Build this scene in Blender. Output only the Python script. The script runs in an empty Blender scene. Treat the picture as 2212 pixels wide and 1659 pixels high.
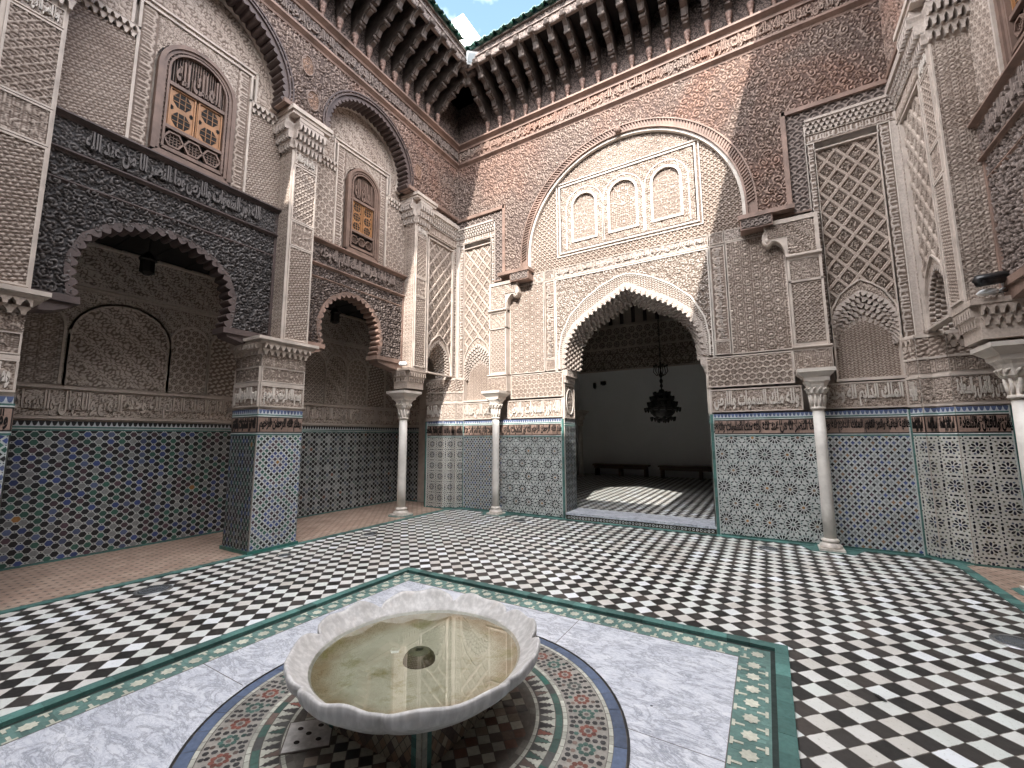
import bpy, math, random
import numpy as np
from mathutils import Vector, Matrix
random.seed(7)
rng = np.random.default_rng(7)
scene = bpy.context.scene
COL = scene.collection
R = math.radians

# ------------------------------------------------------------------ camera, sky, sun, exposure
cam_d = bpy.data.cameras.new('camera')
cam_d.sensor_width = 36.0
cam_d.lens = 36.0 * 913.5 / 2212.0
cam_d.clip_start = 0.05
cam_d.clip_end = 400
cam = bpy.data.objects.new('camera', cam_d)
COL.objects.link(cam)
yaw, pitch, roll = 0.5372, 0.12307, -0.00456
fw = Vector((-math.sin(yaw) * math.cos(pitch), math.cos(yaw) * math.cos(pitch), math.sin(pitch)))
rt = Vector((math.cos(yaw), math.sin(yaw), 0)); up = rt.cross(fw)
r2 = math.cos(roll) * rt + math.sin(roll) * up
u2 = -math.sin(roll) * rt + math.cos(roll) * up
cam.matrix_world = Matrix(((r2.x, u2.x, -fw.x, 0), (r2.y, u2.y, -fw.y, 0), (r2.z, u2.z, -fw.z, 1.6), (0, 0, 0, 1)))
scene.camera = cam

SUN = Vector((0.235, -1.0, 0.86)).normalized()      # direction towards the sun
world = bpy.data.worlds.new("World"); scene.world = world; world.use_nodes = True
wn = world.node_tree
bg = wn.nodes['Background']
sky = wn.nodes.new('ShaderNodeTexSky'); sky.sky_type = 'NISHITA'; sky.sun_disc = False
sky.sun_elevation = math.asin(SUN.z); sky.sun_rotation = math.atan2(SUN.x, SUN.y)
sky.altitude = 400; sky.air_density = 1.0; sky.dust_density = 1.0; sky.ozone_density = 1.0
# unseen bright cloud added over the southern sky for fill, clear to the north
tcw = wn.nodes.new('ShaderNodeTexCoord'); dotn = wn.nodes.new('ShaderNodeVectorMath'); dotn.operation = 'DOT_PRODUCT'
dotn.inputs[1].default_value = (0.12, -0.86, 0.49); wn.links.new(tcw.outputs['Generated'], dotn.inputs[0])
cno = wn.nodes.new('ShaderNodeTexNoise'); cno.inputs['Scale'].default_value = 3.2; cno.inputs['Detail'].default_value = 6; cno.inputs['Roughness'].default_value = 0.6
wn.links.new(tcw.outputs['Generated'], cno.inputs['Vector'])
cma = wn.nodes.new('ShaderNodeMath'); cma.operation = 'MULTIPLY_ADD'; cma.inputs[1].default_value = 1.1
wn.links.new(dotn.outputs['Value'], cma.inputs[0]); wn.links.new(cno.outputs['Fac'], cma.inputs[2])
crp = wn.nodes.new('ShaderNodeValToRGB'); crp.color_ramp.elements[0].position = 0.42; crp.color_ramp.elements[1].position = 1.05 if False else 1.0
wn.links.new(cma.outputs[0], crp.inputs[0])
cmx = wn.nodes.new('ShaderNodeMix'); cmx.data_type = 'RGBA'; wn.links.new(crp.outputs[0], cmx.inputs[0]); wn.links.new(sky.outputs[0], cmx.inputs[6])
cmx.inputs[7].default_value = (15.6, 15.5, 15.9, 1)
wn.links.new(cmx.outputs[2], bg.inputs[0]); bg.inputs[1].default_value = 0.15
sun_d = bpy.data.lights.new('sun', 'SUN'); sun_d.energy = 2.0; sun_d.angle = R(0.53); sun_d.color = (1.0, 0.95, 0.88)
sun = bpy.data.objects.new('sun', sun_d); COL.objects.link(sun)
sun.rotation_euler = (-SUN).to_track_quat('-Z', 'Y').to_euler()
scene.view_settings.view_transform = 'Standard'; scene.view_settings.look = 'None'
scene.view_settings.exposure = 2.15; scene.view_settings.gamma = 1.0
scene.cycles.max_bounces = 10; scene.cycles.diffuse_bounces = 7
scene.cycles.caustics_reflective = False; scene.cycles.caustics_refractive = False
scene.cycles.use_denoising = True

# ------------------------------------------------------------------ material helpers
def new_mat(name):
    m = bpy.data.materials.new(name); m.use_nodes = True
    nt = m.node_tree
    return m, nt, nt.nodes['Principled BSDF']

def nd(nt, typ, **kw):
    n = nt.nodes.new(typ)
    for k, v in kw.items():
        if k.startswith('i_'):
            key = k[2:]
            n.inputs[int(key) if key.isdigit() else key.replace('_', ' ')].default_value = v
        else: setattr(n, k, v)
    return n

def noise(nt, scale, detail=4, rough=0.55, dist=0.0, vec=None):
    n = nd(nt, 'ShaderNodeTexNoise'); n.inputs['Scale'].default_value = scale
    n.inputs['Detail'].default_value = detail; n.inputs['Roughness'].default_value = rough
    n.inputs['Distortion'].default_value = dist
    if vec is None:
        g = nd(nt, 'ShaderNodeNewGeometry'); vec = g.outputs['Position']
    nt.links.new(vec, n.inputs['Vector'])
    return n.outputs['Fac']

def ramp(nt, fac, stops):
    r = nd(nt, 'ShaderNodeValToRGB'); e = r.color_ramp.elements
    while len(e) < len(stops): e.new(0.5)
    for el, (p, c) in zip(e, stops):
        el.position = p; el.color = (*c, 1) if len(c) == 3 else c
    nt.links.new(fac, r.inputs[0])
    return r.outputs[0]

def mixc(nt, fac, a, b, mode='MIX'):
    m = nd(nt, 'ShaderNodeMix', data_type='RGBA', blend_type=mode)
    for s, v in ((0, fac), (6, a), (7, b)):
        if hasattr(v, 'is_linked') or hasattr(v, 'links'): nt.links.new(v, m.inputs[s])
        else: m.inputs[s].default_value = v if s == 0 else (*v, 1)
    return m.outputs[2]

def mth(nt, op, a, b=None, c=None):
    m = nd(nt, 'ShaderNodeMath', operation=op)
    for i, v in enumerate((a, b, c)):
        if v is None: continue
        if hasattr(v, 'links'): nt.links.new(v, m.inputs[i])
        else: m.inputs[i].default_value = v
    return m.outputs[0]

def bump(nt, bsdf, h, strength=0.3, dist=0.01):
    b = nd(nt, 'ShaderNodeBump'); b.inputs['Strength'].default_value = strength; b.inputs['Distance'].default_value = dist
    nt.links.new(h, b.inputs['Height']); nt.links.new(b.outputs[0], bsdf.inputs['Normal'])

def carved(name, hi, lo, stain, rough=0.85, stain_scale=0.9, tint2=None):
    """carved stucco or wood: the low ground of the carving is a darker tone"""
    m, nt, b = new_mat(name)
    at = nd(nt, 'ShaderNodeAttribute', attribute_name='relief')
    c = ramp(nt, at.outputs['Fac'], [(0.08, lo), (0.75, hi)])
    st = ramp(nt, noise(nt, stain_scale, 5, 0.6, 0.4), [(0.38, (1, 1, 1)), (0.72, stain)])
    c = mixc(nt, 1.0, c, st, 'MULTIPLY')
    if tint2:
        f = ramp(nt, noise(nt, 0.55, 3, 0.5, 0.8), [(0.45, (0, 0, 0)), (0.65, (1, 1, 1))])
        c2 = mixc(nt, 1.0, c, tint2, 'MULTIPLY')
        c = mixc(nt, f, c, c2)
    fine = noise(nt, 38, 3, 0.6)
    c = mixc(nt, 0.55, c, ramp(nt, fine, [(0.3, (0.6, 0.6, 0.6)), (0.7, (1.15, 1.15, 1.15))]), 'MULTIPLY')
    nt.links.new(c, b.inputs['Base Color']); b.inputs['Roughness'].default_value = rough
    bump(nt, b, noise(nt, 70, 2, 0.6), 0.5, 0.004)
    return m

def plain(name, col, rough=0.8, var=0.25, scale=3.0, metallic=0.0, bmp=0.2, fine=30):
    m, nt, b = new_mat(name)
    c = ramp(nt, noise(nt, scale, 5, 0.6, 0.3), [(0.3, tuple(x * (1 - var) for x in col)), (0.7, tuple(min(1, x * (1 + var * .6)) for x in col))])
    nt.links.new(c, b.inputs['Base Color']); b.inputs['Roughness'].default_value = rough
    b.inputs['Metallic'].default_value = metallic
    if bmp: bump(nt, b, noise(nt, fine, 4, 0.6), bmp, 0.006)
    return m

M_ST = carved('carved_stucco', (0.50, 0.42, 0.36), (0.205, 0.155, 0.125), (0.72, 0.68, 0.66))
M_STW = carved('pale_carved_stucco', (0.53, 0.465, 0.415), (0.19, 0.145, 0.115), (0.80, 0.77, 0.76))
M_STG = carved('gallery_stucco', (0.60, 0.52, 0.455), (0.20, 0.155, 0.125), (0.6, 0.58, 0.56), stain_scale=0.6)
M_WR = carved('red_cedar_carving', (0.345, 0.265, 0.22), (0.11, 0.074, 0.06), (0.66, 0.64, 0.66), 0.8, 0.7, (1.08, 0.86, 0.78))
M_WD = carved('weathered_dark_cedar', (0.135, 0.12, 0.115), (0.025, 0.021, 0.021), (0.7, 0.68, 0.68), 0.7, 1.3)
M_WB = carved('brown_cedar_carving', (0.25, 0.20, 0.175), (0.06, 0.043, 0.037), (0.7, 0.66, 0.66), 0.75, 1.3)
M_TRIM = plain('smooth_plaster_trim', (0.51, 0.44, 0.385), 0.8, 0.25, 4)
M_TRIMW = plain('white_plaster_trim', (0.60, 0.545, 0.49), 0.8, 0.18, 4)
M_WTRIM = plain('cedar_moulding', (0.25, 0.165, 0.13), 0.65, 0.5, 2.2, bmp=0.3)
M_WDK = plain('dark_cedar_moulding', (0.085, 0.06, 0.055), 0.6, 0.4, 3, bmp=0.3)
M_WIN = plain('window_cedar', (0.17, 0.11, 0.085), 0.6, 0.35, 5, bmp=0.3)
M_SHUT = plain('honey_wood_shutter', (0.33, 0.16, 0.065), 0.5, 0.3, 6, bmp=0.2)
M_BRK = plain('aged_bracket_cedar', (0.115, 0.09, 0.078), 0.75, 0.6, 6, bmp=0.7, fine=45)
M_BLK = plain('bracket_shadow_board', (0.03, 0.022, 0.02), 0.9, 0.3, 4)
M_WALLW = plain('painted_white_wall', (0.86, 0.87, 0.86), 0.8, 0.05, 1.0, bmp=0.05)
M_PALE = plain('pale_render', (0.60, 0.56, 0.46), 0.9, 0.05, 1.5)
M_SHAFT = plain('worn_column_marble', (0.70, 0.665, 0.615), 0.45, 0.18, 5, bmp=0.1, fine=12)
M_CAPM = plain('aged_capital_marble', (0.66, 0.60, 0.54), 0.55, 0.3, 14, bmp=0.3)
M_IRON = plain('dark_bronze', (0.02, 0.018, 0.016), 0.45, 0.3, 10, metallic=0.6, bmp=0.1)
M_STEEL = plain('brushed_steel', (0.45, 0.46, 0.47), 0.35, 0.15, 20, metallic=0.9, bmp=0.05)
M_GLASSD = plain('dull_glass', (0.09, 0.10, 0.11), 0.15, 0.2, 10, bmp=0)
M_LAMPW = plain('white_lamp_housing', (0.72, 0.75, 0.76), 0.4, 0.05, 5, bmp=0)
M_LENS = plain('lamp_glass', (0.42, 0.47, 0.50), 0.12, 0.25, 8, bmp=0)
M_BLACKP = plain('black_plastic', (0.02, 0.02, 0.022), 0.35, 0.1, 5, bmp=0)
M_TEAL = plain('teal_glazed_tile', (0.028, 0.155, 0.125), 0.3, 0.45, 9, bmp=0.15, fine=18)
M_CEIL = plain('near_black_timber', (0.012, 0.010, 0.009), 0.9, 0.3, 3, bmp=0)  # near-black timber tone, also used for the window piercings
M_EW = carved('shaded_cedar_carving', (0.20, 0.15, 0.13), (0.05, 0.035, 0.03), (0.7, 0.66, 0.66), 0.8, 1.3)  # darker cedar: the shade under the eaves is put into its colour
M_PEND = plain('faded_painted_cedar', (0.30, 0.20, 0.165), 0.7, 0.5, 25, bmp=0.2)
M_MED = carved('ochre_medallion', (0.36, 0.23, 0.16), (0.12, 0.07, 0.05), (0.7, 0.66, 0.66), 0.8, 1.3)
M_GROUT = plain('grout', (0.16, 0.14, 0.125), 0.9, 0.3, 8)
M_BENCH = plain('old_bench_wood', (0.10, 0.05, 0.03), 0.5, 0.3, 4)
M_INK = plain('black_glaze_letters', (0.012, 0.010, 0.010), 0.35, 0.2, 9, bmp=0)

def mat_tile(name, rough=0.3, dirt=0.25):
    m, nt, b = new_mat(name)
    at = nd(nt, 'ShaderNodeAttribute', attribute_name='tint')
    f = ramp(nt, noise(nt, 2.2, 5, 0.65), [(0.3, (1 - dirt, 1 - dirt, 1 - dirt)), (0.7, (1.05, 1.05, 1.05))])
    f2 = ramp(nt, noise(nt, 45, 3, 0.6), [(0.3, (0.78, 0.78, 0.78)), (0.7, (1.08, 1.08, 1.08))])
    c = mixc(nt, 1.0, mixc(nt, 1.0, at.outputs['Color'], f, 'MULTIPLY'), f2, 'MULTIPLY')
    nt.links.new(c, b.inputs['Base Color'])
    nt.links.new(ramp(nt, noise(nt, 12, 3, 0.6), [(0.3, (rough,) * 3), (0.7, (rough + .25,) * 3)]), b.inputs['Roughness'])
    bump(nt, b, noise(nt, 25, 2, 0.5), 0.15, 0.003)
    return m
M_TILE = mat_tile('zellij_tile')
M_MOSAIC = mat_tile('worn_floor_mosaic', 0.5, 0.35)

def mat_marble():
    m, nt, b = new_mat('veined_marble')
    g = nd(nt, 'ShaderNodeNewGeometry'); mp = nd(nt, 'ShaderNodeMapping'); mp.inputs['Rotation'].default_value = (0, 0, R(35)); mp.inputs['Scale'].default_value = (1, 2.3, 1)
    nt.links.new(g.outputs['Position'], mp.inputs['Vector'])
    n1 = noise(nt, 3.6, 10, 0.72, .7, mp.outputs[0]); v1 = mth(nt, 'ABSOLUTE', mth(nt, 'SUBTRACT', n1, 0.5))
    n2 = noise(nt, 11.0, 9, 0.75, .6, mp.outputs[0]); v2 = mth(nt, 'ABSOLUTE', mth(nt, 'SUBTRACT', n2, 0.5))
    a = ramp(nt, v1, [(0.0, (0.38, 0.395, 0.43)), (0.035, (0.74, 0.75, 0.78)), (0.2, (0.82, 0.83, 0.85))])
    c = ramp(nt, v2, [(0.0, (0.60, 0.62, 0.68)), (0.03, (0.92, 0.93, 0.95)), (0.2, (1, 1, 1))])
    cl = ramp(nt, noise(nt, 3.0, 8, 0.7, 0, mp.outputs[0]), [(0.3, (0.76, 0.775, 0.81)), (0.7, (1, 1, 1))])
    nt.links.new(mixc(nt, 1.0, mixc(nt, 1.0, a, c, 'MULTIPLY'), cl, 'MULTIPLY'), b.inputs['Base Color'])
    b.inputs['Roughness'].default_value = 0.32
    return m
M_MARBLE = mat_marble()

def mat_basin():
    m, nt, b = new_mat('basin_marble')
    a = ramp(nt, noise(nt, 3.5, 6, 0.6, 0.6), [(0.3, (0.46, 0.44, 0.42)), (0.55, (0.58, 0.565, 0.55)), (0.75, (0.55, 0.50, 0.455))])
    g = nd(nt, 'ShaderNodeNewGeometry'); mp = nd(nt, 'ShaderNodeMapping'); mp.inputs['Scale'].default_value = (30, 30, 5)
    nt.links.new(g.outputs['Position'], mp.inputs['Vector'])
    dr = ramp(nt, noise(nt, 1.0, 3, 0.6, 0, mp.outputs[0]), [(0.42, (0.85, 0.85, 0.85)), (0.62, (1.08, 1.08, 1.08))])
    nt.links.new(mixc(nt, 1.0, a, dr, 'MULTIPLY'), b.inputs['Base Color']); b.inputs['Roughness'].default_value = 0.5
    bump(nt, b, noise(nt, 18, 4, 0.6), 0.25, 0.006)
    return m
M_BASIN = mat_basin()

def mat_bowl_inside():
    m, nt, b = new_mat('stained_basin_floor')
    a = ramp(nt, noise(nt, 5, 6, 0.65, 0.5), [(0.3, (0.42, 0.40, 0.33)), (0.6, (0.56, 0.545, 0.47))])
    tc = nd(nt, 'ShaderNodeTexCoord'); sp = nd(nt, 'ShaderNodeSeparateXYZ'); nt.links.new(tc.outputs['Object'], sp.inputs[0])
    rr = mth(nt, 'SQRT', mth(nt, 'ADD', mth(nt, 'POWER', sp.outputs[0], 2), mth(nt, 'POWER', sp.outputs[1], 2)))
    ring = ramp(nt, mth(nt, 'ADD', rr, mth(nt, 'MULTIPLY', noise(nt, 7, 5, 0.7), 0.16)), [(0.50, (0, 0, 0)), (0.62, (1, 1, 1))])
    rust = mixc(nt, mth(nt, 'MULTIPLY', ring, mth(nt, 'MULTIPLY', noise(nt, 9, 5, 0.7), 1.2)), a, (0.22, 0.125, 0.035))
    alg = ramp(nt, noise(nt, 4.2, 5, 0.7, 0.3), [(0.54, (0, 0, 0)), (0.68, (1, 1, 1))])
    c = mixc(nt, mth(nt, 'MULTIPLY', alg, 0.75), rust, (0.20, 0.19, 0.045))
    nt.links.new(c, b.inputs['Base Color']); b.inputs['Roughness'].default_value = 0.6
    return m
M_BOWL = mat_bowl_inside()

def mat_water():
    m = bpy.data.materials.new('clear_water'); m.use_nodes = True; nt = m.node_tree; nt.nodes.clear()
    o = nd(nt, 'ShaderNodeOutputMaterial'); mx = nd(nt, 'ShaderNodeMixShader'); fr = nd(nt, 'ShaderNodeFresnel'); fr.inputs[0].default_value = 2.6
    t = nd(nt, 'ShaderNodeBsdfTransparent'); t.inputs[0].default_value = (0.93, 0.94, 0.86, 1)
    g = nd(nt, 'ShaderNodeBsdfGlossy'); g.inputs['Roughness'].default_value = 0.0
    b = nd(nt, 'ShaderNodeBump'); b.inputs['Strength'].default_value = 0.012; b.inputs['Distance'].default_value = 0.01
    nt.links.new(noise(nt, 6, 2, 0.5), b.inputs['Height'])
    nt.links.new(b.outputs[0], g.inputs['Normal'])
    nt.links.new(fr.outputs[0], mx.inputs[0]); nt.links.new(t.outputs[0], mx.inputs[1]); nt.links.new(g.outputs[0], mx.inputs[2])
    nt.links.new(mx.outputs[0], o.inputs[0])
    return m
M_WATER = mat_water()

def mat_checker(name, size=0.126, ox=0.43, oy=4.00):
    m, nt, b = new_mat(name)
    g = nd(nt, 'ShaderNodeNewGeometry'); mp = nd(nt, 'ShaderNodeMapping', vector_type='POINT')
    s = 1 / size; c = math.cos(R(45))
    mp.inputs['Rotation'].default_value = (0, 0, R(45)); mp.inputs['Scale'].default_value = (s, s, s)
    ad = nd(nt, 'ShaderNodeVectorMath', operation='ADD'); ad.inputs[1].default_value = (-ox, -oy, 0)
    nt.links.new(g.outputs['Position'], ad.inputs[0]); nt.links.new(ad.outputs[0], mp.inputs[0])
    wob = nd(nt, 'ShaderNodeTexNoise'); wob.inputs['Scale'].default_value = 1.3; wob.inputs['Detail'].default_value = 3
    nt.links.new(mp.outputs[0], wob.inputs['Vector'])
    wm = nd(nt, 'ShaderNodeVectorMath', operation='MULTIPLY_ADD'); wm.inputs[1].default_value = (0.13, 0.13, 0); wm.inputs[2].default_value = (-0.065, -0.065, 0)
    nt.links.new(wob.outputs['Color'], wm.inputs[0])
    a2 = nd(nt, 'ShaderNodeVectorMath', operation='ADD'); nt.links.new(mp.outputs[0], a2.inputs[0]); nt.links.new(wm.outputs[0], a2.inputs[1])
    fl = nd(nt, 'ShaderNodeVectorMath', operation='FLOOR'); nt.links.new(a2.outputs[0], fl.inputs[0])
    sp = nd(nt, 'ShaderNodeSeparateXYZ'); nt.links.new(fl.outputs[0], sp.inputs[0])
    par = mth(nt, 'FLOORED_MODULO', mth(nt, 'ADD', sp.outputs[0], sp.outputs[1]), 2.0)
    par = mth(nt, 'GREATER_THAN', par, 0.5)
    fxy = nd(nt, 'ShaderNodeCombineXYZ'); nt.links.new(sp.outputs[0], fxy.inputs[0]); nt.links.new(sp.outputs[1], fxy.inputs[1])
    wh = nd(nt, 'ShaderNodeTexWhiteNoise', noise_dimensions='3D'); nt.links.new(fxy.outputs[0], wh.inputs['Vector'])
    white = ramp(nt, wh.outputs['Value'], [(0.0, (0.58, 0.56, 0.52)), (0.35, (0.70, 0.70, 0.68)), (0.7, (0.66, 0.70, 0.67)), (0.88, (0.74, 0.77, 0.78)), (1.0, (0.80, 0.84, 0.88))])
    black = ramp(nt, wh.outputs['Value'], [(0.0, (0.022, 0.021, 0.020)), (0.5, (0.030, 0.028, 0.027)), (0.85, (0.05, 0.045, 0.042)), (1.0, (0.075, 0.062, 0.055))])
    c_ = mixc(nt, par, white, black)
    fr = nd(nt, 'ShaderNodeVectorMath', operation='FRACTION'); nt.links.new(a2.outputs[0], fr.inputs[0])
    s2 = nd(nt, 'ShaderNodeSeparateXYZ'); nt.links.new(fr.outputs[0], s2.inputs[0])
    dx = mth(nt, 'MINIMUM', s2.outputs[0], mth(nt, 'SUBTRACT', 1.0, s2.outputs[0]))
    dy = mth(nt, 'MINIMUM', s2.outputs[1], mth(nt, 'SUBTRACT', 1.0, s2.outputs[1]))
    d = mth(nt, 'MINIMUM', dx, dy)
    chip = mth(nt, 'ADD', d, mth(nt, 'MULTIPLY', mth(nt, 'SUBTRACT', noise(nt, 16, 4, 0.7), 0.5), 0.06))
    gm = mth(nt, 'LESS_THAN', chip, 0.022)
    c_ = mixc(nt, gm, c_, (0.13, 0.115, 0.10))
    st = ramp(nt, noise(nt, 1.1, 6, 0.65), [(0.3, (0.80, 0.79, 0.77)), (0.7, (1.03, 1.03, 1.03))])
    sp2 = ramp(nt, noise(nt, 55, 4, 0.7), [(0.32, (0.72, 0.70, 0.68)), (0.42, (1, 1, 1))])
    c_ = mixc(nt, 1.0, mixc(nt, 1.0, c_, st, 'MULTIPLY'), sp2, 'MULTIPLY')
    nt.links.new(c_, b.inputs['Base Color'])
    nt.links.new(ramp(nt, noise(nt, 9, 4, 0.6), [(0.3, (0.34,) * 3), (0.7, (0.6,) * 3)]), b.inputs['Roughness'])
    hh = mth(nt, 'ADD', mth(nt, 'MULTIPLY', mth(nt, 'MINIMUM', chip, 0.05), 12), mth(nt, 'MULTIPLY', wh.outputs['Value'], 0.3))
    bump(nt, b, hh, 0.35, 0.004)
    return m
M_CHECK = mat_checker('checker_floor_tiles')

def mat_terracotta():
    m, nt, b = new_mat('terracotta_floor')
    g = nd(nt, 'ShaderNodeNewGeometry'); mp = nd(nt, 'ShaderNodeMapping'); mp.inputs['Rotation'].default_value = (0, 0, R(90))
    nt.links.new(g.outputs['Position'], mp.inputs[0])
    br = nd(nt, 'ShaderNodeTexBrick'); br.offset = 0.5; br.inputs['Scale'].default_value = 1
    br.inputs['Brick Width'].default_value = 0.15; br.inputs['Row Height'].default_value = 0.07; br.inputs['Mortar Size'].default_value = 0.003
    br.inputs['Color1'].default_value = (0.36, 0.25, 0.195, 1); br.inputs['Color2'].default_value = (0.46, 0.345, 0.275, 1); br.inputs['Mortar'].default_value = (0.25, 0.19, 0.15, 1)
    nt.links.new(mp.outputs[0], br.inputs['Vector'])
    sp = nd(nt, 'ShaderNodeSeparateXYZ'); nt.links.new(mp.outputs[0], sp.inputs[0])
    ry = mth(nt, 'DIVIDE', sp.outputs[1], 0.07); row = mth(nt, 'FLOOR', ry)
    fx = mth(nt, 'FRACT', mth(nt, 'ADD', mth(nt, 'DIVIDE', sp.outputs[0], 0.15), mth(nt, 'MULTIPLY', row, 0.5)))
    fy = mth(nt, 'FRACT', ry)
    dd = mth(nt, 'ADD', mth(nt, 'MULTIPLY', mth(nt, 'ABSOLUTE', mth(nt, 'SUBTRACT', fx, 0.5)), 2.0), mth(nt, 'ABSOLUTE', mth(nt, 'SUBTRACT', fy, 0.5)))
    dot = mth(nt, 'LESS_THAN', dd, 0.34)
    c = mixc(nt, mth(nt, 'MULTIPLY', dot, 0.8), br.outputs[0], (0.075, 0.06, 0.055))
    c = mixc(nt, 1.0, c, ramp(nt, noise(nt, 2.5, 5, 0.65), [(0.3, (0.7, 0.68, 0.66)), (0.7, (1.1, 1.1, 1.1))]), 'MULTIPLY')
    nt.links.new(c, b.inputs['Base Color']); b.inputs['Roughness'].default_value = 0.55
    return m
M_TERRA = mat_terracotta()
def mat_roof():
    m, nt, b = new_mat('green_glazed_roof_tile')
    c = ramp(nt, noise(nt, 7, 4, 0.6), [(0.3, (0.015, 0.045, 0.034)), (0.55, (0.035, 0.105, 0.078)), (0.75, (0.12, 0.20, 0.16))])
    nt.links.new(c, b.inputs['Base Color']); b.inputs['Roughness'].default_value = 0.22
    return m
M_ROOF = mat_roof()

# ------------------------------------------------------------------ object helpers
def tag(o, label=None, cat=None, group=None, kind=None):
    if label: o['label'] = label
    if cat: o['category'] = cat
    if group: o['group'] = group
    if kind: o['kind'] = kind
    return o

def empty(name, loc=(0, 0, 0), label=None, cat=None, group=None):
    o = bpy.data.objects.new(name, None); COL.objects.link(o); o.location = loc; o.empty_display_size = 0.2
    return tag(o, label, cat, group)

def link(name, me, parent=None):
    o = bpy.data.objects.new(name, me); COL.objects.link(o)
    if parent is not None:
        o.parent = parent; o.matrix_parent_inverse = Matrix.Translation(-world_loc(parent))
    return o

def world_loc(o):
    return o.location.copy() if o.type == 'EMPTY' else Vector((0, 0, 0))

def copy_tree(o, parent=None):
    c = o.copy(); COL.objects.link(c)
    if parent is not None:
        c.parent = parent; c.matrix_parent_inverse = o.matrix_parent_inverse.copy()
    for k in [x for x in bpy.data.objects if x.parent == o]: copy_tree(k, c)
    return c

class Fr:
    """a local frame: a to the right, b up, c out of the wall"""
    def __init__(s, o, u, v, n):
        s.o, s.u, s.v, s.n = [np.array(x, float) for x in (o, u, v, n)]
        s.flip = np.dot(np.cross(s.u, s.v), s.n) < 0
    def P(s, a, b, c=0.0):
        a, b, c = np.broadcast_arrays(np.asarray(a, float), np.asarray(b, float), np.asarray(c, float))
        return s.o + a[..., None] * s.u + b[..., None] * s.v + c[..., None] * s.n
    def sub(s, a, b, c): return Fr(s.P(a, b, c), s.u, s.v, s.n)

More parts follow.
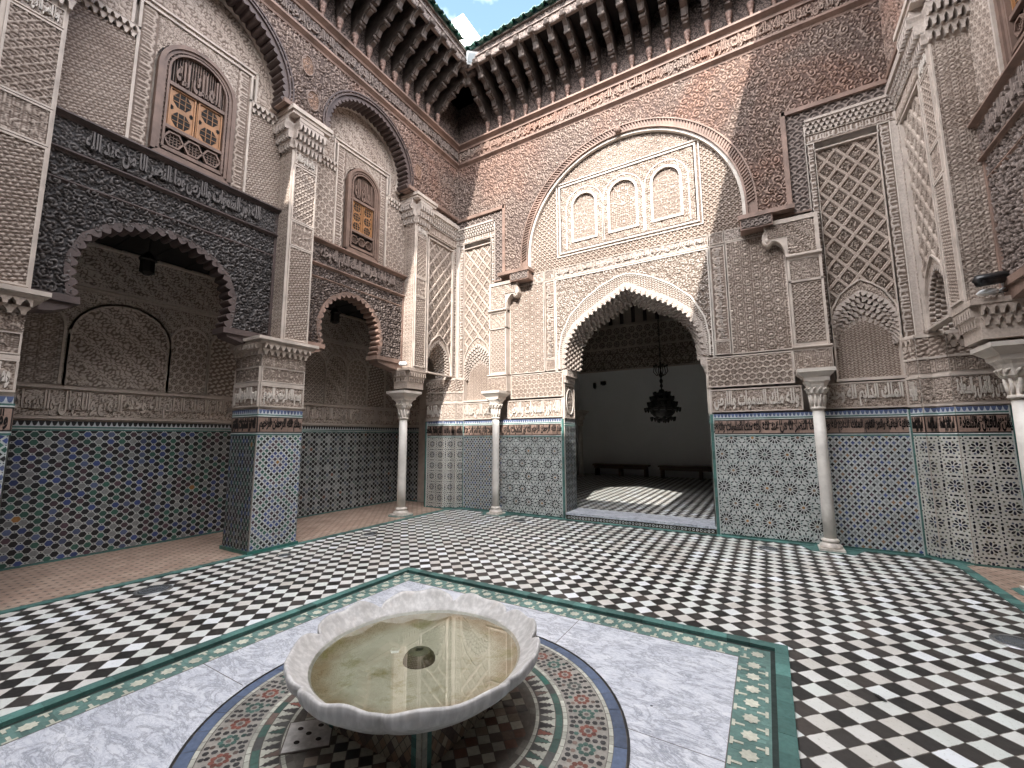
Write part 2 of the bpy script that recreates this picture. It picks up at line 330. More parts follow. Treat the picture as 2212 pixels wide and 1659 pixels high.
class MB:
    def __init__(s): s.v = []; s.f = []; s.m = []; s.c = []; s.n = 0; s.att = []; s.smooth = []
    def add(s, verts, faces, mat=0, col=None, rel=1.0, smooth=False):
        verts = np.asarray(verts, float).reshape(-1, 3)
        s.v.append(verts)
        for f in faces:
            s.f.append([i + s.n for i in f]); s.m.append(mat); s.c.append(col or (1, 1, 1)); s.smooth.append(smooth)
        s.att.append(np.broadcast_to(np.asarray(rel, float), (len(verts),)))
        s.n += len(verts); return s
    def box(s, F, a0, a1, b0, b1, c0, c1, mat=0, col=None, rel=1.0):
        p = [F.P(a, b, c) for a in (a0, a1) for b in (b0, b1) for c in (c0, c1)]
        fs = [(0, 1, 3, 2), (4, 6, 7, 5), (0, 4, 5, 1), (2, 3, 7, 6), (0, 2, 6, 4), (1, 5, 7, 3)]
        if (a1 - a0) * (b1 - b0) * (c1 - c0) * (-1 if F.flip else 1) < 0: fs = [f[::-1] for f in fs]
        return s.add(p, fs, mat, col, rel)
    def poly(s, F, pts, c, mat=0, col=None):
        f = list(range(len(pts)))
        return s.add(F.P([p[0] for p in pts], [p[1] for p in pts], c), [f[::-1] if F.flip else f], mat, col)
    def prism(s, F, pts, c0, c1, mat=0, col=None, rel=1.0):
        n = len(pts); A = F.P([p[0] for p in pts], [p[1] for p in pts], c0); B = F.P([p[0] for p in pts], [p[1] for p in pts], c1)
        fs = [list(range(n))[::-1], list(range(n, 2 * n))] + [(i, (i + 1) % n, n + (i + 1) % n, n + i) for i in range(n)]
        if F.flip: fs = [tuple(f)[::-1] for f in fs]
        return s.add(np.vstack([A, B]), fs, mat, col, rel)
    def ring(s, F, inner, outer, c0, c1, mat=0, closed=False, rel=1.0):
        """strip between two equally long paths, with depth"""
        n = len(inner); ia = [p[0] for p in inner]; ib = [p[1] for p in inner]; oa = [p[0] for p in outer]; ob = [p[1] for p in outer]
        V = np.vstack([F.P(ia, ib, c1), F.P(oa, ob, c1), F.P(ia, ib, c0), F.P(oa, ob, c0)])
        fs = []
        for i in range(n if closed else n - 1):
            j = (i + 1) % n
            fs += [(i, j, n + j, n + i), (2 * n + i, 3 * n + i, 3 * n + j, 2 * n + j), (i, 2 * n + i, 2 * n + j, j), (n + i, n + j, 3 * n + j, 3 * n + i)]
        if not closed: fs += [(0, n, 3 * n, 2 * n), (n - 1, 3 * n - 1, 4 * n - 1, 2 * n - 1)]
        return s.add(V, fs, mat, None, rel)
    def loft(s, sections, mat=0, closed=True, cap=True, smooth=False):
        k = len(sections[0]); V = np.vstack([np.asarray(x, float) for x in sections]); fs = []
        for i in range(len(sections) - 1):
            for j in range(k if closed else k - 1):
                a = i * k + j; b = i * k + (j + 1) % k
                fs.append((a, b, b + k, a + k))
        if cap and closed: fs += [list(range(k))[::-1], [len(V) - k + j for j in range(k)]]
        return s.add(V, fs, mat, smooth=smooth)
    def lathe(s, ctr, prof, n=24, mat=0, smooth=True, rot=0.0, sq=1.0):
        secs = []
        for r, z in prof:
            t = np.arange(n) * 2 * math.pi / n + rot
            secs.append(np.c_[ctr[0] + r * np.cos(t), ctr[1] + r * np.sin(t) * sq, np.full(n, ctr[2] + z)])
        return s.loft(secs, mat, True, True, smooth)
    def tube(s, pts, r, n=8, mat=0):
        pts = [Vector(p) for p in pts]; secs = []
        rr = r if hasattr(r, '__len__') else [r] * len(pts)
        for i, p in enumerate(pts):
            d = (pts[min(i + 1, len(pts) - 1)] - pts[max(i - 1, 0)]).normalized()
            x = d.orthogonal().normalized() if abs(d.z) > 0.95 else Vector((0, 0, 1)).cross(d).normalized(); y = d.cross(x)
            secs.append([tuple(p + rr[i] * (math.cos(t) * x + math.sin(t) * y)) for t in [2 * math.pi * k / n for k in range(n)]])
        return s.loft(secs, mat, True, True, True)
    def build(s, name, mats, parent=None, smooth=None):
        if not isinstance(mats, (list, tuple)): mats = [mats]
        me = bpy.data.meshes.new(name)
        V = np.vstack(s.v)
        lens = np.array([len(f) for f in s.f]); flat = np.array([i for f in s.f for i in f], dtype=np.int32)
        me.vertices.add(len(V)); me.vertices.foreach_set('co', V.ravel())
        me.loops.add(len(flat)); me.loops.foreach_set('vertex_index', flat)
        me.polygons.add(len(lens)); st = np.zeros(len(lens), dtype=np.int32); st[1:] = np.cumsum(lens)[:-1]
        me.polygons.foreach_set('loop_start', st); me.polygons.foreach_set('loop_total', lens.astype(np.int32))
        me.polygons.foreach_set('material_index', np.array(s.m, dtype=np.int32))
        me.polygons.foreach_set('use_smooth', np.array(s.smooth if smooth is None else [smooth] * len(lens), dtype=bool))
        for m in mats: me.materials.append(m)
        me.update(calc_edges=True)
        ca = me.attributes.new('tint', 'FLOAT_COLOR', 'CORNER')
        cols = np.array([(*c, 1.0) for c in s.c], dtype=np.float32); ca.data.foreach_set('color', np.repeat(cols, lens, axis=0).ravel())
        ra = me.attributes.new('relief', 'FLOAT', 'POINT'); ra.data.foreach_set('value', np.concatenate(s.att).astype(np.float32))
        return link(name, me, parent)

# ------------------------------------------------------------------ carved patterns (height 0..1 over a wall plane, metres)
def ss(x, a, b):
    t = np.clip((x - a) / (b - a), 0, 1); return t * t * (3 - 2 * t)
_ph = rng.uniform(0, 6.28, (64,)); _dr = rng.uniform(0, 6.28, (64,))
def wn_(U, V, s, k=0, n=5):
    o = 0
    for i in range(n):
        a = _dr[(k * 7 + i) % 64]; f = s * (0.7 + 0.16 * i)
        o = o + np.sin(f * (U * np.cos(a) + V * np.sin(a)) + _ph[(k * 5 + i) % 64])
    return o / n
def hexcell(U, V, p):
    rowh = p * 0.866; best = None
    j0 = np.round(V / rowh)
    for dj in (-1, 0, 1):
        j = j0 + dj; off = np.where(np.mod(j, 2) > 0.5, p * 0.5, 0.0)
        i = np.round((U - off) / p); dx = U - (i * p + off); dy = V - j * rowh; d = dx * dx + dy * dy
        if best is None: best = [d, dx, dy, i, j]
        else:
            w = d < best[0]; best = [np.where(w, x, y) for x, y in zip((d, dx, dy, i, j), best)]
    return best[1], best[2], best[3], best[4]
def scroll(p=0.19, k=0):
    """interlaced arabesque: small spirals of different sizes with leaves between them"""
    def f(U, V):
        U2 = U + 0.20 * p * wn_(U, V, 4 / p, k); V2 = V + 0.20 * p * wn_(U, V, 4 / p, k + 3)
        dx, dy, i, j = hexcell(U2, V2, p); r = np.hypot(dx, dy); th = np.arctan2(dy, dx)
        hsh = np.mod(np.sin(i * 12.9898 + j * 78.233) * 43758.5453, 1.0)
        sg = np.where(np.mod(i + 2 * j, 3) < 1.5, 1.0, -1.0); pit = p * (0.21 + 0.07 * hsh)
        sp = np.sin(2 * np.pi * (r / pit) + sg * th + hsh * 6.28)
        ros = np.cos(th * np.where(hsh > .8, 8, 6) + hsh * 3) * .9
        h = ss(np.where(hsh > .72, np.where(r < p * .3, ros, sp), sp), -0.1, 0.4)
        leaf = ss(wn_(U, V, 17 / p, k + 1, 5) + .35 * np.sin(2 * np.pi * U / (p * .31)) * np.sin(2 * np.pi * V / (p * .33)), 0.08, 0.32)
        ctr = ss(r, p * 0.10, p * 0.05)
        edge = ss(r, p * 0.33, p * 0.42)
        big = ss(wn_(U, V, 1.6 / p, k + 5), -.9, .9) * .25
        return np.clip(np.maximum(np.maximum(h * (1 - edge), leaf * np.maximum(edge, .0) * .9), ctr) * (.85 + big), 0, 1)
    return f
def floral(p=0.06, k=0):
    def f(U, V):
        U2 = U + p * .35 * wn_(U, V, 3 / p, k); V2 = V + p * .35 * wn_(U, V, 3 / p, k + 2)
        a = np.sin(2 * np.pi * U2 / p) * np.sin(2 * np.pi * V2 / p)
        b = np.sin(2 * np.pi * (U2 + V2) / (p * .71)) * 0.5
        return ss(np.abs(a + b), 0.22, 0.5)
    return f
def starnet(p=0.15, n=6):
    def f(U, V):
        s = 0
        for i in range(n // 2 if n % 2 == 0 else n):
            a = np.pi * i / (n // 2 if n % 2 == 0 else n)
            s = s + np.cos(2 * np.pi / p * (U * np.cos(a) + V * np.sin(a)))
        m = n / 2
        line = ss(np.abs(s + 0.25), 0.42, 0.18)
        dots = ss(s, m * 0.62, m * 0.8)
        fl = ss(np.abs(np.sin(2 * np.pi * U / p * 2.1) * np.sin(2 * np.pi * V / p * 2.3)), 0.3, 0.6) * 0.6
        return np.maximum(np.maximum(line, dots), fl)
    return f
def scales(p=0.11):
    def f(U, V):
        h = 0; q = p * 0.5
        j = np.floor(V / q); out = np.zeros_like(U)
        for dj in (0, 1):
            jj = j - dj; off = np.where(np.mod(jj, 2) > .5, p / 2, 0)
            i = np.round((U - off) / p); d = np.hypot(U - i * p - off, V - jj * q)
            out = np.maximum(out, ss(np.abs(d - p * .48), p * .10, p * .04))
            out = np.maximum(out, ss(d, p * .22, p * .14) * .9)
        return out
    return f
def hexnet(p=0.12):
    def f(U, V):
        dx, dy, i, j = hexcell(U, V, p); r = np.hypot(dx, dy); th = np.arctan2(dy, dx)
        hexr = r * np.cos(np.mod(th, np.pi / 3) - np.pi / 6) / (p / 2)
        line = ss(hexr, 0.74, 0.84)
        ros = ss(np.cos(6 * th) * np.where(r > p * .1, 1, -1), -.1, .5) * ss(r, p * .36, p * .30)
        return np.maximum(line, ros * .85)
    return f
def weave(p=0.07):
    def f(U, V):
        a = np.sin(2 * np.pi * (U + V * .5) / p + 1.5 * np.sin(2 * np.pi * V / p)); b = np.sin(2 * np.pi * (V - U * .3) / p * 1.3)
        return ss(a * .6 + b * .6, -0.15, 0.5)
    return f
def wavy(p=0.05):
    def f(U, V):
        return ss(np.sin(2 * np.pi * (V + .012 * np.sin(2 * np.pi * U / (p * 1.3)) + .008 * wn_(U, V, 30, 4)) / p * 1.2) + .6 * np.sin(2 * np.pi * U / p), -0.2, .6)
    return f
def kufic(h0, b0, k=0, p=0.05):
    """a narrow strip of tall knotted verticals over a leafy ground"""
    def f(U, V):
        t = (V - b0) / h0
        ver = ss(np.sin(2 * np.pi * U / p + 2.2 * np.sin(2 * np.pi * U / (p * 5.3) + k) + .5 * wn_(U, V, 30, k)), 0.15, .6) * ss(t, .12, .2) * ss(.92 - t, 0, .08)
        base = ss(np.abs(t - .26 - .09 * np.sin(2 * np.pi * U / (p * 2.6))), .10, .05)
        gr = ss(wn_(U, V, 150, k + 1, 4), 0.25, .5) * .55 * ss(t, .5, .6)
        return np.maximum(np.maximum(ver * .9, base), gr)
    return f
def kuficv(h0, a0, k=0, p=0.05):
    g = kufic(h0, a0, k, p); return lambda U, V: g(V, U)
def sebka(pw, ph, a0, b0, gf=None):
    gf = gf or floral(0.045, 2)
    def f(U, V):
        x = (U - a0) / pw; y = (V - b0) / ph
        s = x + y; t = x - y
        w = 0.018 + 0.022 * np.abs(np.sin(np.pi * 6 * s)) ; w2 = 0.018 + 0.022 * np.abs(np.sin(np.pi * 6 * t))
        d1 = np.abs(s - np.round(s)); d2 = np.abs(t - np.round(t))
        w = w + .085; w2 = w2 + .085
        l1 = ss(d1, w2 + .02, w2); l2 = ss(d2, w + .02, w); ridge = np.maximum(l1, l2)
        gro = np.maximum(ss(d1, w2 + .09, w2 + .05), ss(d2, w + .09, w + .05))
        mid = .80 + .20 * np.maximum(ss(np.abs(d1 - .07), .03, .015), ss(np.abs(d2 - .07), .03, .015))
        return np.maximum(ridge * mid, (.15 + gf(U, V) * 0.62) * (1 - gro * .8))
    return f

def relief(name, F, a0, a1, b0, b1, c, fn, amp, res, mat, parent, mask=None, extra=None):
    na = max(2, int(round((a1 - a0) / res)) + 1); nb = max(2, int(round((b1 - b0) / res)) + 1)
    A, B = np.meshgrid(np.linspace(a0, a1, na), np.linspace(b0, b1, nb), indexing='ij')
    H = np.clip(fn(A, B), 0, 1)
    C = c + H * amp + (extra(A, B) if extra else 0)
    V = F.P(A, B, C).reshape(-1, 3)
    idx = np.arange(na * nb).reshape(na, nb)
    q = np.stack([idx[:-1, :-1], idx[1:, :-1], idx[1:, 1:], idx[:-1, 1:]], -1)
    if F.flip: q = q[..., ::-1]
    if mask is not None:
        ca = (A[:-1, :-1] + A[1:, 1:]) / 2; cb = (B[:-1, :-1] + B[1:, 1:]) / 2
        q = q[mask(ca, cb)]
    q = q.reshape(-1, 4); Hf = H.ravel()
    if mask is not None:
        used = np.zeros(len(V), bool); used[q.ravel()] = True; rem = np.cumsum(used) - 1
        V = V[used]; Hf = Hf[used]; q = rem[q]
    me = bpy.data.meshes.new(name)
    me.vertices.add(len(V)); me.vertices.foreach_set('co', V.ravel())
    me.loops.add(q.size); me.loops.foreach_set('vertex_index', q.ravel().astype(np.int32))
    me.polygons.add(len(q)); me.polygons.foreach_set('loop_start', np.arange(0, q.size, 4, dtype=np.int32)); me.polygons.foreach_set('loop_total', np.full(len(q), 4, dtype=np.int32))
    me.polygons.foreach_set('use_smooth', np.ones(len(q), bool))
    me.materials.append(mat); me.update(calc_edges=True)
    ra = me.attributes.new('relief', 'FLOAT', 'POINT'); ra.data.foreach_set('value', Hf.astype(np.float32))
    return link(name, me, parent)

# ------------------------------------------------------------------ Arabic lettering (shaped by hand: presentation forms, right to left)
_L = {'ا': 0xFE8D, 'ب': 0xFE8F, 'ة': 0xFE93, 'ت': 0xFE95, 'ث': 0xFE99, 'ج': 0xFE9D, 'ح': 0xFEA1, 'خ': 0xFEA5, 'د': 0xFEA9, 'ذ': 0xFEAB, 'ر': 0xFEAD, 'ز': 0xFEAF,
      'س': 0xFEB1, 'ش': 0xFEB5, 'ص': 0xFEB9, 'ض': 0xFEBD, 'ط': 0xFEC1, 'ظ': 0xFEC5, 'ع': 0xFEC9, 'غ': 0xFECD, 'ف': 0xFED1, 'ق': 0xFED5, 'ك': 0xFED9, 'ل': 0xFEDD,
      'م': 0xFEE1, 'ن': 0xFEE5, 'ه': 0xFEE9, 'و': 0xFEED, 'ي': 0xFEF1}
_two = set('اةدذرزو')
def shape(s):
    o = []
    for i, ch in enumerate(s):
        if ch not in _L: o.append(ch); continue
        b = _L[ch]; pj = i > 0 and s[i - 1] in _L and s[i - 1] not in _two
        nj = ch not in _two and i + 1 < len(s) and s[i + 1] in _L
        o.append(chr(b + (3 if pj and nj else 1 if pj else 2 if nj else 0)))
    return ''.join(reversed(o))
_tc = {}
def text_geo(s, bold):
    if (s, bold) in _tc: return _tc[(s, bold)]
    c = bpy.data.curves.new('lettering', 'FONT'); c.body = shape(s); c.offset = bold; c.extrude = 0.5; c.resolution_u = 2
    o = bpy.data.objects.new('lettering', c); COL.objects.link(o)
    dg = bpy.context.evaluated_depsgraph_get(); me = o.evaluated_get(dg).to_mesh()
    V = np.zeros(len(me.vertices) * 3); me.vertices.foreach_get('co', V); V = V.reshape(-1, 3).copy()
    fs = [tuple(p.vertices) for p in me.polygons]
    o.evaluated_get(dg).to_mesh_clear(); bpy.data.objects.remove(o); bpy.data.curves.remove(c)
    _tc[(s, bold)] = (V, fs); return _tc[(s, bold)]
def put_text(mb, F, s, a0, a1, b0, b1, c0, c1, mat=0, bold=0.022, vertical=False, col=None):
    V, fs = text_geo(s, bold); V = V.copy()
    mn = V.min(0); mx = V.max(0); T = (V - mn) / (mx - mn)
    if vertical: pts = F.P(a1 - T[:, 1] * (a1 - a0), b0 + T[:, 0] * (b1 - b0), c0 + T[:, 2] * (c1 - c0))
    else: pts = F.P(a0 + T[:, 0] * (a1 - a0), b0 + T[:, 1] * (b1 - b0), c0 + T[:, 2] * (c1 - c0))
    if F.flip: fs = [f[::-1] for f in fs]
    mb.add(pts, fs, mat, col, rel=1.0)
PH = ['بسم الله الرحمن الرحيم', 'الله نور السموات والارض', 'وما النصر الا من عند الله', 'ولله ملك السموات والارض', 'العافية الباقية والعز القايم', 'الملك الدايم لله وحده', 'اليمن والاقبال والسعادة', 'وهو على كل شيء قدير']
def text_band(mb, F, a0, a1, b0, b1, c0, c1, k=0, asp=7.0, mat=0, bold=0.022, overlap=0.0):
    """fill a band with phrases, reading right to left"""
    h = b1 - b0; n = max(1, int(round((a1 - a0) / (h * asp)))); w = (a1 - a0) / n
    for i in range(n):
        put_text(mb, F, PH[(k + n - 1 - i) % len(PH)], a0 + i * w + 0.01, a0 + (i + 1) * w - 0.01, b0, b1, c0, c1, mat, bold)

# ------------------------------------------------------------------ zellij (each cut tile is a small face set 3 mm proud of its bed)
K = (0.014, 0.014, 0.016); BL = (0.055, 0.085, 0.24); BL2 = (0.10, 0.13, 0.24); GN = (0.045, 0.13, 0.10); GN2 = (0.16, 0.22, 0.19)
BR = (0.16, 0.075, 0.05); HN = (0.38, 0.19, 0.06); WT = (0.60, 0.625, 0.605); TL = (0.08, 0.19, 0.17); PU = (0.085, 0.05, 0.065); GY = (0.24, 0.25, 0.25)
def ngon(cx, cy, r, n, rot=0.0, sx=1.0, sy=1.0):
    return [(cx + r * sx * math.cos(rot + 2 * math.pi * k / n), cy + r * sy * math.sin(rot + 2 * math.pi * k / n)) for k in range(n)]
def petal(cx, cy, ang, r0, r1, w, fat=0.6):
    c, s = math.cos(ang), math.sin(ang)
    L = [(r0, 0), (r0 + (r1 - r0) * .35, w / 2 * fat), (r0 + (r1 - r0) * .75, w / 2), (r1, w * .18), (r1, -w * .18), (r0 + (r1 - r0) * .75, -w / 2), (r0 + (r1 - r0) * .35, -w / 2 * fat)]
    return [(cx + x * c - y * s, cy + x * s + y * c) for x, y in L]
def jit(c, v=0.25):
    k = 1 + random.uniform(-v, v); return tuple(x * k for x in c)

class Zel:
    def __init__(s, mb, F, a0, a1, b0, b1, c, bed=WT):
        s.mb, s.F, s.r, s.c = mb, F, (a0, a1, b0, b1), c
        mb.poly(F, [(a0, b0), (a1, b0), (a1, b1), (a0, b1)], c, 0, bed)
    def put(s, pts, col, dz=0.003):
        a0, a1, b0, b1 = s.r
        q = [(min(max(x, a0), a1), min(max(y, b0), b1)) for x, y in pts]
        ar = abs(sum(q[i][0] * q[(i + 1) % len(q)][1] - q[(i + 1) % len(q)][0] * q[i][1] for i in range(len(q)))) / 2
        if ar < 2e-5: return
        s.mb.poly(s.F, q, s.c + dz, 0, jit(col))
    def lat(s, pa, pb, m=1):
        a0, a1, b0, b1 = s.r
        for j in range(int(b0 / pb) - 2, int(b1 / pb) + 3):
            for i in range(int(math.floor(a0 / pa)) - 2, int(math.ceil(a1 / pa)) + 3):
                yield i, j, i * pa + (pa / 2 if j % 2 else 0), j * pb

def z_cells(mb, F, a0, a1, b0, b1, c, pa=0.125, pb=0.05, mode=0):
    z = Zel(mb, F, a0, a1, b0, b1, c)
    for i, j, x, y in z.lat(pa, pb):
        if not (a0 - pa < x < a1 + pa and b0 - pb < y < b1 + pb): continue
        if mode == 0:
            col = K if j % 2 == 0 else random.choice([BL, GN, GN, BL2, GY, PU])
            if random.random() < 0.004: col = HN
        elif mode == 1:
            col = K if (j % 2 == 0 and i % 2 == 0) or (j % 4 == 1) else random.choice([GY, GY, (0.12, 0.15, 0.14), (0.10, 0.12, 0.15)])
            if random.random() < 0.008: col = BR
        wx, wy = pa * .345, pb * .70
        z.put([(x - wx, y), (x - wx * .45, y - wy), (x + wx * .45, y - wy), (x + wx, y), (x + wx * .45, y + wy), (x - wx * .45, y + wy)], col)
        z.put(ngon(x + pa / 2, y, min(pa, pb * 2) * .085, 4, 0), K, .0035)
def z_squares(mb, F, a0, a1, b0, b1, c, ca, cb, p=0.085):
    z = Zel(mb, F, a0, a1, b0, b1, c, (0.66, 0.69, 0.68)); h = p / 2
    cols = [HN, PU, BL2, BL, K, GN, PU, BL2, K, GN, BL, PU, GN2]
    for j in range(int((b0 - cb) / h) - 1, int((b1 - cb) / h) + 2):
        for i in range(int((a0 - ca) / p) - 2, int((a1 - ca) / p) + 3):
            x = ca + i * p + (h if j % 2 else 0); y = cb + j * h
            if not (a0 - h < x < a1 + h and b0 - h < y < b1 + h): continue
            yy = (y - cb + 0.36) % 0.76 - 0.36 if y < cb - .36 else y - cb
            d = int(round((abs(x - ca) + abs(yy)) / h)); d2 = int(round(math.hypot(x - ca, yy) / (h * 1.1)))
            z.put(ngon(x, y, h * .70, 4, 0), cols[d2 % len(cols)] if random.random() < .9 else random.choice(cols[1:]))
            z.put(ngon(x + h, y, h * .15, 4, 0), K, .0035)
def z_rosette(mb, F, a0, a1, b0, b1, c, p=0.30, ox=0.0, oy=1.30):
    z = Zel(mb, F, a0, a1, b0, b1, c); rh = p * .866
    for j in range(-7, 5):
        for i in range(int((a0 - ox) / p) - 1, int((a1 - ox) / p) + 2):
            x = ox + i * p + (p / 2 if j % 2 else 0); y = oy + j * rh
            if not (a0 - p * .7 < x < a1 + p * .7 and b0 - p * .7 < y < b1 + p * .7): continue
            z.put(ngon(x, y, .020, 12), random.choice([HN, K, BR, (0.3, 0.2, 0.13), (0.3, 0.2, 0.13), GN2]))
            for k in range(12):
                t = k * math.pi / 6 + math.pi / 12
                z.put(petal(x, y, t, .031, .093, .0315, .45), K)
                z.put(ngon(x +   .113 * math.cos(t), y + .113 * math.sin(t), .0125, 6, t), (0.13, 0.19, 0.175))
                t2 = t + math.pi / 12
                z.put(ngon(x + .128 * math.cos(t2), y + .128 * math.sin(t2), .0125, 5, t2), random.choice([(0.11, 0.15, 0.15), GY, (0.15, 0.19, 0.18)]))
                z.put(ngon(x + .104 * math.cos(t2), y + .104 * math.sin(t2), .0085, 4, t2), (0.18, 0.24, 0.23))
                if k % 2: z.put(ngon(x + .143 * math.cos(t2), y + .143 * math.sin(t2), .0075, 4, t2), (0.10, 0.13, 0.13))
            for k in range(3): z.put(ngon(x + p / 2 * math.cos(k * math.pi / 3), y + p / 2 * math.sin(k * math.pi / 3), .0165, 6, k * math.pi / 3), K)
            for s in (1, -1):
                tx, ty = x, y + s * p / math.sqrt(3)
                for k in range(3): z.put(petal(tx, ty, math.pi / 2 * s * -1 + k * 2 * math.pi / 3, .006, .046, .0185, .9), K)
def z_ogee(mb, F, a0, a1, b0, b1, c, pa=0.075, pb=0.045):
    z = Zel(mb, F, a0, a1, b0, b1, c, (0.56, 0.59, 0.585))
    for i, j, x, y in z.lat(pa, pb):
        if not (a0 - pa < x < a1 + pa and b0 - pb < y < b1 + pb): continue
        col = K if j % 2 == 0 else [BL, (0.27, 0.16, 0.09), BL2, PU, GY][(i * 2 + j // 2) % 5 if random.random() < .7 else random.randrange(5)]
        w, h = pa * .305, pb * .74
        z.put([(x, y - h), (x + w * .42, y - h * .38), (x + w, y - .1 * h), (x + w * .95, y + h * .22), (x + w * .38, y + h * .45), (x, y + h), (x - w * .38, y + h * .45), (x - w * .95, y + h * .22), (x - w, y - .1 * h), (x - w * .42, y - h * .38)], col)
def z_eight(mb, F, a0, a1, b0, b1, c, p=0.24, ox=0.0, oy=1.43):
    z = Zel(mb, F, a0, a1, b0, b1, c, (0.58, 0.57, 0.52)); DK = (0.018, 0.02, 0.045)
    for j in range(-7, 3):
        for i in range(int((a0 - ox) / p) - 1, int((a1 - ox) / p) + 2):
            x, y = ox + i * p, oy + j * p
            z.put(ngon(x, y, .014, 8), random.choice([GN2, (0.25, 0.2, 0.12), BL2]))
            for k in range(8):
                t = k * math.pi / 4
                z.put(petal(x, y, t, .020, .072, .0275, .75), K if k % 2 else DK)
                t2 = t + math.pi / 8
                z.put(ngon(x + .077 * math.cos(t2), y + .077 * math.sin(t2), .0135, 5, t2), random.choice([(0.19, 0.19, 0.14), (0.13, 0.15, 0.2), (0.2, 0.17, 0.13)]))
            for dx, dy, sx_, sy_ in ((0, .5, 1.0, .42), (.5, 0, .42, 1.0)):
                z.put(ngon(x + dx * p, y + dy * p, .030, 6, 0 if dy else math.pi / 2, sx_ if dy else .42, sy_ if dy else 1.0), K)
                for q in (-1, 1):
                    z.put(ngon(x + dx * p + (q * .052 if dy else 0), y + dy * p + (q * .052 if dx else 0), .0145, 6), DK)
            for q in (-1, 1):
                for t in (-1, 1): z.put(ngon(x + p / 2 + q * .042, y + p / 2 + t * .042, .0125, 5), (0.14, 0.15, 0.12))
            for t in range(4): z.put(petal(x + p / 2, y + p / 2, t * math.pi / 2, .008, .036, .016), K)

def dado(F, a0, a1, kind, parent, top=1.95, name='tile_dado', teal_l=False, teal_r=False, c=0.0, txt=True, k=0, b0=0.0, **kw):
    """mosaic panel, teal border lines, black glazed inscription band and a row of blue pointed tiles"""
    mb = MB(); x0 = a0 + (0.06 if teal_l else 0); x1 = a1 - (0.06 if teal_r else 0); t = top
    zb = t - 0.37 if txt else t - 0.13
    fn = {'cells': z_cells, 'squares': z_squares, 'rosette': z_rosette, 'ogee': z_ogee, 'eight': z_eight}[kind]
    fn(mb, F, x0, x1, b0 + 0.03, zb, c + .012, **kw)
    def strip(p0, p1, col, dc=.014, seg=0.15):
        n = max(1, int((a1 - a0) / seg))
        for i in range(n):
            q0 = a0 + (a1 - a0) * i / n; q1 = a0 + (a1 - a0) * (i + 1) / n
            mb.box(F, q0, q1, p0, p1, c, c + dc, 0, jit(col, .18))
    for flag, p0, p1 in ((teal_l, a0, a0 + .045), (teal_r, a1 - .045, a1)):
        if flag:
            for i in range(13): mb.box(F, p0, p1, b0 + (t - b0) * i / 13, b0 + (t - b0) * (i + 1) / 13 - .0015, c, c + .02, 0, jit(TL, .25))
            mb.box(F, (p1 if flag is teal_l and p0 == a0 else p0 - .013), (p1 + .013 if p0 == a0 else p0), b0, t, c, c + .016, 0, WT)
    strip(b0, b0 + .03, TL); strip(zb, zb + .022, TL); strip(zb + .022, zb + .036, WT)
    if txt:
        mb.box(F, a0, a1, zb + .036, zb + .27, c, c + .010, 0, (0.02, 0.018, 0.018))
        n = max(1, int(round((a1 - a0) / .24)))
        for i in range(n):
            mb.box(F, a0 + (a1 - a0) * i / n + .002, a0 + (a1 - a0) * (i + 1) / n - .002, zb + .052, zb + .254, c, c + .013, 0, jit((0.33, 0.23, 0.185), .35))
        strip(zb + .27, zb + .284, WT); strip(zb + .284, zb + .302, TL); q = zb + .302
    else: q = zb + .036; strip(q, q + .022, TL); q += .022
    mb.poly(F, [(a0, q), (a1, q), (a1, t), (a0, t)], c + .012, 0, (0.62, 0.66, 0.68))
    n = max(1, int(round((a1 - a0) / (0.052 if txt else .06)))); w = (a1 - a0) / n
    for i in range(n):
        m_ = a0 + (i + .5) * w
        mb.poly(F, [(m_ - w / 2, t), (m_ - w * .25, q + .018), (m_, q + .008), (m_ + w * .25, q + .018), (m_ + w / 2, t)][::-1], c + .0155, 0, jit(BL2 if txt else K, .3))
    o = mb.build(name, M_TILE, parent)
    if txt:
        tb = MB(); h = .202
        text_band(tb, F, a0 + .01, a1 - .01, zb + .054, zb + .248, c + .006, c + .019, k, 3.4, bold=.035)
        text_band(tb, F, a0 + .04, a1 - .04, zb + .15, zb + .252, c + .006, c + .018, k + 3, 6.0, bold=.02)
        tb.build('inscription_band', M_INK, parent)
    return o

# ------------------------------------------------------------------ arches, mouldings, muqarnas
def resample(pts, n):
    P = np.array(pts, float); d = np.r_[0, np.cumsum(np.hypot(*np.diff(P, axis=0).T))]
    t = np.linspace(0, d[-1], n); return np.c_[np.interp(t, d, P[:, 0]), np.interp(t, d, P[:, 1])]
def mirror(half, cx=0.0):
    """half runs from the right foot up to the crown; gives the whole path, left foot to right foot"""
    R_ = [(cx + x, y) for x, y in half]; L_ = [(cx - x, y) for x, y in half[:-1] if x > 1e-6]
    return L_ + R_[::-1]
def offset(P, d):
    """move a left-to-right arch path outwards by d (away from the opening)"""
    P = np.asarray(P, float); T = np.gradient(P, axis=0); L = np.hypot(T[:, 0], T[:, 1])[:, None]; T = T / np.maximum(L, 1e-9)
    return P + d * np.c_[-T[:, 1], T[:, 0]]
def inside_path(P):
    """test for points lying inside the opening under an arch path (down to its feet and below)"""
    P = np.asarray(P, float)
    poly = np.vstack([P, [[P[-1, 0], -50], [P[0, 0], -50]]])
    def f(A, B):
        r = np.zeros(np.broadcast(A, B).shape, bool); n = len(poly)
        for i in range(n):
            x0, y0 = poly[i]; x1, y1 = poly[(i + 1) % n]
            if y0 == y1: continue
            c = ((y0 > B) != (y1 > B)) & (A < (x1 - x0) * (B - y0) / (y1 - y0) + x0)
            r ^= c
        return r
    return f
def arc(cx, cy, r, t0, t1, n=40, ry=None):
    return [(cx + r * math.cos(R(t)), cy + (ry or r) * math.sin(R(t))) for t in np.linspace(t0, t1, n)]
